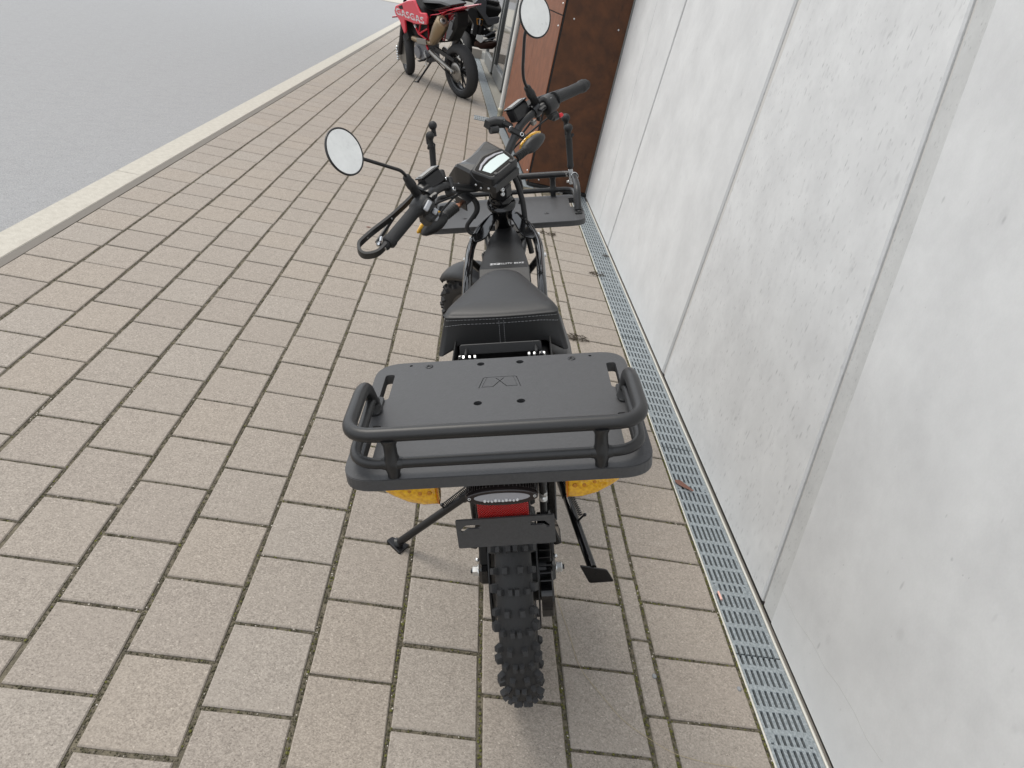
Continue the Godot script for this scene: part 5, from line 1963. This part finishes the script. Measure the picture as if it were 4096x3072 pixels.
func red_motorcycle():
	var k := thing("supermoto_motorcycle", "red road motorcycle with white lettering on its side, parked beyond the racks", "motorcycle", Transform3D(Basis(Vector3.UP, deg_to_rad(35)) * Basis(Vector3.BACK, deg_to_rad(16)), V(-0.06, 0, -10.42)))
	var rw := road_wheel(k, "rear_wheel", 0.325, 0.078, at(V(0, 0.325, 0)))
	road_wheel(k, "front_wheel", 0.3, 0.06, at(V(0, 0.3, -1.38), Basis(Vector3.UP, deg_to_rad(-20))))
	var b := MB.new()
	b.lathe([Vector2(0.07, -0.003), Vector2(0.112, -0.003), Vector2(0.112, 0.003), Vector2(0.07, 0.003)], at(V(-0.078, 0, 0), look(Vector3.RIGHT)), 36)
	for i in 36:
		var a := TAU * i / 36
		b.box(at(V(-0.078, sin(a) * 0.114, cos(a) * 0.114), Basis(Vector3.RIGHT, -a)), V(0.006, 0.007, 0.01))
	part("sprocket", b, M.alloy, rw)
	b = MB.new()
	b.tube([V(-0.08, 0.45, -0.02), V(-0.08, 0.52, -0.5)], 0.007, 6)
	b.tube([V(-0.08, 0.21, -0.03), V(-0.08, 0.38, -0.5)], 0.007, 6)
	part("chain", b, M.matt_black, k)
	for s in [-1, 1]:
		b = MB.new()
		b.tube([V(s * 0.1, 0.47, -0.56), V(s * 0.112, 0.43, -0.4), V(s * 0.118, 0.36, -0.1), V(s * 0.115, 0.335, 0.02)], [0.034, 0.034, 0.027, 0.022], 8)
		var a := part("swing_arm", b, M.alloy, k)
		b = MB.new()
		nut(b, V(s * 0.135, 0.338, 0.0), V(s, 0, 0), 0.02, 0.02)
		part("axle_nut", b, M.chrome, a)
	side_plate(k, "chain_guard", [[-0.45, 0.55], [-0.3, 0.53], [-0.02, 0.48], [-0.02, 0.44], [-0.3, 0.47], [-0.45, 0.5]], -0.09, 0.02, M.plastic_black, 0.01)
	for s in [-1, 1]:
		var sh := side_plate(k, "side_panel", [[-1.25, 0.86], [-1.22, 0.925], [-0.88, 1.035], [-0.7, 1.068], [-0.575, 0.94], [-0.44, 0.955], [-0.405, 0.9], [-0.43, 0.825], [-0.72, 0.785], [-1.0, 0.79], [-1.0, 0.65], [-1.045, 0.61], [-1.14, 0.76], [-1.24, 0.82]], s * 0.2, 0.025, M.red_plastic, 0.02, 0.008)
		side_plate(sh, "dark_opening", [[-1.13, 0.93], [-1.02, 0.965], [-1.0, 0.92], [-1.09, 0.905]], s * 0.2015, 0.004, M.matt_black, 0.01, 0.001)
		if s < 0:
			var t := words("GASGAS", 0.075, 0.002, true)
			part("lettering", t, M.white_print, sh, Transform3D(Basis(V(0, -0.01, 1) * 1.87, V(0, 1, -0.22) * 1.02, V(-1, 0, 0)), V(-0.2015, 0.862, -0.845)))
			b = MB.new()
			b.box(at(V(-0.2032, 0.862, -0.845), Basis(Vector3.RIGHT, 0.01)), V(0.001, 0.007, 0.8))
			part("lettering_gap", b, M.red_plastic, sh)
		side_plate(k, "tail_panel", [[-0.48, 0.92], [-0.27, 0.965], [-0.02, 1.047], [0.36, 1.136], [0.3, 1.112], [-0.08, 1.02], [-0.3, 0.9], [-0.44, 0.76], [-0.53, 0.56], [-0.585, 0.58], [-0.575, 0.8]], s * 0.115, 0.03, M.red_plastic, 0.015, 0.008)
	side_plate(k, "tail_cover", [[-0.3, 0.99], [0.3, 1.13], [0.36, 1.137], [0.3, 1.115], [-0.2, 0.95]], 0, 0.2, M.red_plastic, 0.01)
	side_plate(k, "seat", [[-0.88, 1.05], [-0.6, 0.965], [-0.36, 0.975], [0.02, 1.085], [0.02, 1.105], [-0.2, 1.11], [-0.46, 1.08], [-0.62, 1.06], [-0.8, 1.1]], 0, 0.235, M.seat_vinyl, 0.03, 0.02)
	side_plate(k, "fuel_tank", [[-1.2, 0.9], [-0.9, 1.03], [-0.7, 1.09], [-0.55, 1.0], [-0.5, 0.8], [-1.0, 0.78]], 0, 0.36, M.matt_black, 0.03, 0.03)
	side_plate(k, "rear_mudguard", [[-0.42, 1.0], [0.1, 1.03], [0.08, 0.86], [-0.12, 0.66], [-0.35, 0.61], [-0.55, 0.57], [-0.56, 0.8]], 0, 0.17, M.matt_black, 0.03, 0.02)
	side_plate(k, "mudguard_arm", [[-0.02, 0.95], [0.07, 0.92], [0.075, 0.865], [-0.04, 0.78], [-0.1, 0.8]], 0, 0.1, M.plastic_black, 0.02, 0.01)
	b = MB.new()
	b.tube([V(-0.135, 0.6, -0.44), V(-0.138, 0.65, -0.39), V(-0.145, 0.78, -0.25), V(-0.15, 0.89, -0.125), V(-0.152, 0.915, -0.095)], [0.03, 0.058, 0.08, 0.083, 0.06], 8, true, true, 1.25)
	var mf := part("muffler", b, M.bronze, k)
	b = MB.new()
	b.tube([V(-0.152, 0.91, -0.1), V(-0.152, 0.921, -0.086)], [0.046, 0.034], 12)
	part("end_cap", b, M.alloy, mf)
	b = MB.new()
	b.cyl(V(-0.152, 0.916, -0.093), V(-0.152, 0.9225, -0.084), 0.02, 12)
	part("outlet", b, M.hole_black, mf)
	b = MB.new()
	for q in [[V(-0.12, 0.8, -0.945), V(-0.12, 0.645, -0.79)], [V(-0.12, 0.645, -0.79), V(-0.12, 0.61, -0.6)], [V(-0.12, 0.645, -0.79), V(-0.115, 0.81, -0.715)], [V(-0.12, 0.645, -0.79), V(-0.115, 0.745, -0.56)]]:
		b.cyl(q[0], q[1], 0.0125, 8)
	part("trellis_frame", b, M.red_frame, k)
	b = MB.new()
	b.cyl(V(-0.121, 0.738, -0.882), V(-0.121, 0.708, -0.852), 0.0135, 8)
	part("frame_sticker", b, M.white_print, k)
	b = MB.new()
	b.tube([V(-0.13, 0.57, -0.93), V(-0.135, 0.575, -0.84), V(-0.135, 0.575, -0.76)], [0.034, 0.038, 0.036], 8)
	b.tube([V(-0.135, 0.575, -0.76), V(-0.13, 0.585, -0.52), V(-0.13, 0.6, -0.44)], 0.028, 8)
	part("exhaust_pipe", b, M.bronze, k)
	b = MB.new()
	b.box(at(V(-0.165, 0.585, -0.66), Basis(Vector3.RIGHT, -0.1)), V(0.012, 0.07, 0.24), 0.004)
	part("heat_shield", b, M.alloy, k)
	b = MB.new()
	b.box(at(V(-0.02, 0.44, -0.78)), V(0.2, 0.26, 0.34), 0.03)
	b.box(at(V(0.0, 0.62, -0.86), Basis(Vector3.RIGHT, -0.2)), V(0.16, 0.25, 0.16), 0.02)
	var en := part("engine", b, M.engine_grey, k)
	b = MB.new()
	b.cyl(V(-0.11, 0.42, -0.83), V(-0.15, 0.42, -0.83), 0.075, 20)
	part("engine_cover", b, M.engine_grey, en)
	b = MB.new()
	for i in 9:
		b.cyl(V(-0.13, 0.46 - 0.02 * i, -0.66 + 0.012 * (i % 3)), V(-0.17, 0.44 - 0.016 * i, -0.6 + 0.014 * (i % 4)), 0.011, 6)
	part("linkage", b, M.zinc, en)
	b = MB.new()
	b.cyl(V(-0.12, 0.36, -0.52), V(-0.232, 0.068, -0.745), 0.013, 8)
	b.box(at(V(-0.24, 0.073, -0.76)), V(0.07, 0.01, 0.05), 0.003)
	part("side_stand", b, M.satin_black, k)
	b = MB.new()
	b.cyl(V(-0.1, 0.41, -0.56), V(-0.2, 0.385, -0.57), 0.012, 8)
	b.box(at(V(-0.24, 0.38, -0.57)), V(0.09, 0.014, 0.045), 0.003)
	part("footpeg", b, M.satin_black, k)
	b = MB.new()
	b.cyl(V(-0.11, 0.58, -0.66), V(-0.12, 0.49, -0.58), 0.014, 8)
	part("shock_reservoir", b, M.red_frame, k)
	for s in [-1, 1]:
		b = MB.new()
		b.cyl(V(s * 0.095, 0.28, -1.42), V(s * 0.09, 0.72, -1.25), 0.03, 12)
		b.cyl(V(s * 0.09, 0.7, -1.26), V(s * 0.085, 1.05, -1.12), 0.022, 12)
		part("fork_leg", b, M.satin_black, k)
	b = MB.new()
	b.cyl(V(-0.07, 0.3, -1.38), V(-0.074, 0.3, -1.38), 0.15, 28)
	part("front_disc", b, M.alloy, k)
	b = MB.new()
	for i in 6:
		b.ball(V(-0.105, 0.2 + 0.032 * i, -1.475 + 0.008 * (i % 2)), 0.02, 6)
	part("brake_caliper", b, M.zinc, k)
	side_plate(k, "front_mudguard", [[-1.6, 0.72], [-1.4, 0.76], [-1.1, 0.7], [-1.1, 0.68], [-1.4, 0.74], [-1.6, 0.7]], 0, 0.13, M.red_plastic, 0.01)
	b = MB.new()
	b.tube(bend([V(-0.36, 1.2, -1.0), V(-0.2, 1.2, -1.06), V(0, 1.14, -1.1), V(0.2, 1.2, -1.06), V(0.36, 1.2, -1.0)], 0.08), 0.012, 8)
	part("handlebar", b, M.satin_black, k)
	side_plate(k, "air_box", [[-1.05, 0.79], [-0.9, 0.79], [-0.6, 0.78], [-0.6, 0.62], [-0.9, 0.55], [-1.05, 0.65]], 0, 0.18, M.matt_black, 0.02)
	side_plate(k, "radiator_guard", [[-1.2, 0.8], [-1.08, 0.8], [-1.02, 0.55], [-1.1, 0.5]], 0, 0.3, M.matt_black, 0.02)


func dark_scooter():
	var o := V(-0.02, 0, -12.75)
	var k := thing("touring_motorcycle", "dark grey motorcycle with an orange tag, half hidden behind the red one", "motorcycle", at(o, Basis(Vector3.UP, deg_to_rad(24))))
	road_wheel(k, "rear_wheel", 0.31, 0.07, at(V(-0.16, 0.31, -0.12)), 32)
	road_wheel(k, "front_wheel", 0.3, 0.055, at(V(-0.16, 0.3, -1.6)), 32)
	side_plate(k, "tail_body", [[0.28, 1.02], [0.1, 1.12], [-0.5, 1.12], [-1.1, 1.2], [-1.2, 0.75], [-0.5, 0.62], [0.0, 0.75]], 0, 0.42, M.plastic_black, 0.06, 0.05)
	side_plate(k, "seat", [[0.25, 1.12], [-0.2, 1.14], [-0.75, 1.06], [-0.75, 1.0], [0.2, 1.03]], 0, 0.34, M.seat_vinyl, 0.05, 0.04)
	side_plate(k, "engine", [[-0.25, 0.75], [-0.95, 0.75], [-1.0, 0.4], [-0.3, 0.4]], 0, 0.4, M.satin_black, 0.05, 0.02)
	var face := func(called: String, pts: Array, z: float, t: float, m: Material, par: Node3D, r := 0.015):
		var p := []
		for q in pts:
			p.append(Vector2(q[0], q[1]))
		var b := MB.new()
		b.prism(bend2(p, r, 3), 0.0, t, Transform3D(Basis(V(1, 0, 0), V(0, 0, 1), V(0, 1, 0)), V(0, 0, z)), 0.004)
		return part(called, b, m, par)
	face.call("grey_fairing", [[-0.26, 1.04], [-0.2, 1.12], [-0.08, 1.1], [-0.06, 0.93], [0.0, 0.88], [0.17, 0.93], [0.17, 0.84], [0.02, 0.78], [-0.09, 0.88], [-0.17, 0.94]], 0.28, 0.05, M.grey_fairing, k)
	face.call("mudguard", [[-0.3, 0.98], [-0.2, 0.96], [-0.06, 0.74], [-0.08, 0.6], [-0.2, 0.62], [-0.2, 0.76], [-0.34, 0.9]], 0.22, 0.06, M.plastic_black, k)
	var tg: MeshInstance3D = face.call("orange_tag", [[-0.185, 0.845], [-0.085, 0.845], [-0.08, 0.765], [-0.16, 0.765]], 0.31, 0.004, M.tag_orange, k, 0.002)
	part("lettering", words("LM001", 0.022, 0.001, true), M.matt_black, tg, Transform3D(Basis(V(0, -1, 0), V(1, 0, 0), V(0, 0, 1)), V(-0.13, 0.806, 0.3145)))
	face.call("number_plate", [[-0.135, 0.63], [-0.03, 0.63], [-0.02, 0.55], [-0.05, 0.525], [-0.14, 0.565]], 0.3, 0.004, M.plate_white, k, 0.008)
	var b := MB.new()
	b.box(at(V(-0.12, 0.7, 0.25)), V(0.05, 0.2, 0.06), 0.01)
	b.box(at(V(0.05, 0.68, 0.15), Basis(Vector3.BACK, -0.3)), V(0.35, 0.12, 0.1), 0.02)
	part("tail_bracket", b, M.satin_black, k)
	b = MB.new()
	b.tube([V(-0.1, 0.5, 0.2), V(0.0, 0.49, 0.22), V(0.18, 0.52, 0.2), V(0.26, 0.54, 0.1)], [0.03, 0.055, 0.06, 0.05], 14)
	part("muffler", b, M.exhaust_brown, k)
	for q in [[V(-0.02, 0.72, 0.29), 0.012], [V(-0.01, 0.63, 0.29), 0.016], [V(0.0, 0.57, 0.28), 0.013], [V(-0.2, 0.68, 0.25), 0.01]]:
		b = MB.new()
		b.ball(q[0], q[1], 8)
		part("bolt", b, M.zinc, k)
	b = MB.new()
	b.cyl(V(0.02, 0.62, 0.25), V(0.2, 0.72, 0.2), 0.014, 8)
	b.cyl(V(-0.02, 0.55, 0.25), V(0.22, 0.63, 0.2), 0.012, 8)
	part("rear_links", b, M.engine_grey, k)
	b = MB.new()
	b.tube([V(-0.2, 0.5, -0.1), V(-0.22, 0.45, 0.1), V(-0.3, 0.02, 0.0)], 0.014, 8)
	part("side_stand", b, M.alloy, k)
	for s in [-1, 1]:
		b = MB.new()
		b.cyl(V(-0.16 + s * 0.09, 0.3, -1.62), V(-0.16 + s * 0.09, 1.05, -1.3), 0.028, 10)
		part("fork_leg", b, M.satin_black, k)


# ------------------------------------------------------------------ the scene
func _ready():
	rng.seed = 20
	var cam := Camera3D.new()
	cam.name = "camera"
	cam.fov = rad_to_deg(2 * atan(1536.0 / 3060.0))
	cam.near = 0.05
	cam.far = 600
	cam.transform = Transform3D(Basis(V(0.97852741, 0.2043898, 0.02662554), V(-0.16774478, 0.86475094, -0.47335769), V(-0.11977394, 0.45872718, 0.88046782)).orthonormalized(), V(0, 1.457, 0))
	add_child(cam)
	var env := Environment.new()
	env.background_mode = Environment.BG_SKY
	var sm := ProceduralSkyMaterial.new()
	sm.sky_top_color = Color(0.80, 0.82, 0.85)
	sm.sky_horizon_color = Color(0.86, 0.87, 0.88)
	sm.sky_curve = 0.3
	sm.ground_bottom_color = Color(0.4, 0.4, 0.4)
	sm.ground_horizon_color = Color(0.7, 0.7, 0.7)
	sm.sun_angle_max = 0.0
	env.sky = Sky.new()
	env.sky.sky_material = sm
	env.tonemap_mode = Environment.TONE_MAPPER_LINEAR
	env.tonemap_exposure = 1.98
	env.sdfgi_enabled = true
	env.ssao_enabled = true
	env.ssil_enabled = true
	var we := WorldEnvironment.new()
	we.name = "world_environment"
	we.environment = env
	add_child(we)
	var sun := DirectionalLight3D.new()
	sun.name = "overcast_sun"
	sun.light_energy = 0.35
	sun.light_color = Color(1.0, 0.98, 0.95)
	sun.light_angular_distance = 25
	sun.shadow_enabled = true
	sun.transform.basis = Basis.looking_at(V(0.55, -1.0, 0.25))
	add_child(sun)
	materials()
	pavement()
	road()
	drains()
	concrete_wall()
	facade()
	utility_bike()
	red_motorcycle()
	dark_scooter()
	litter()
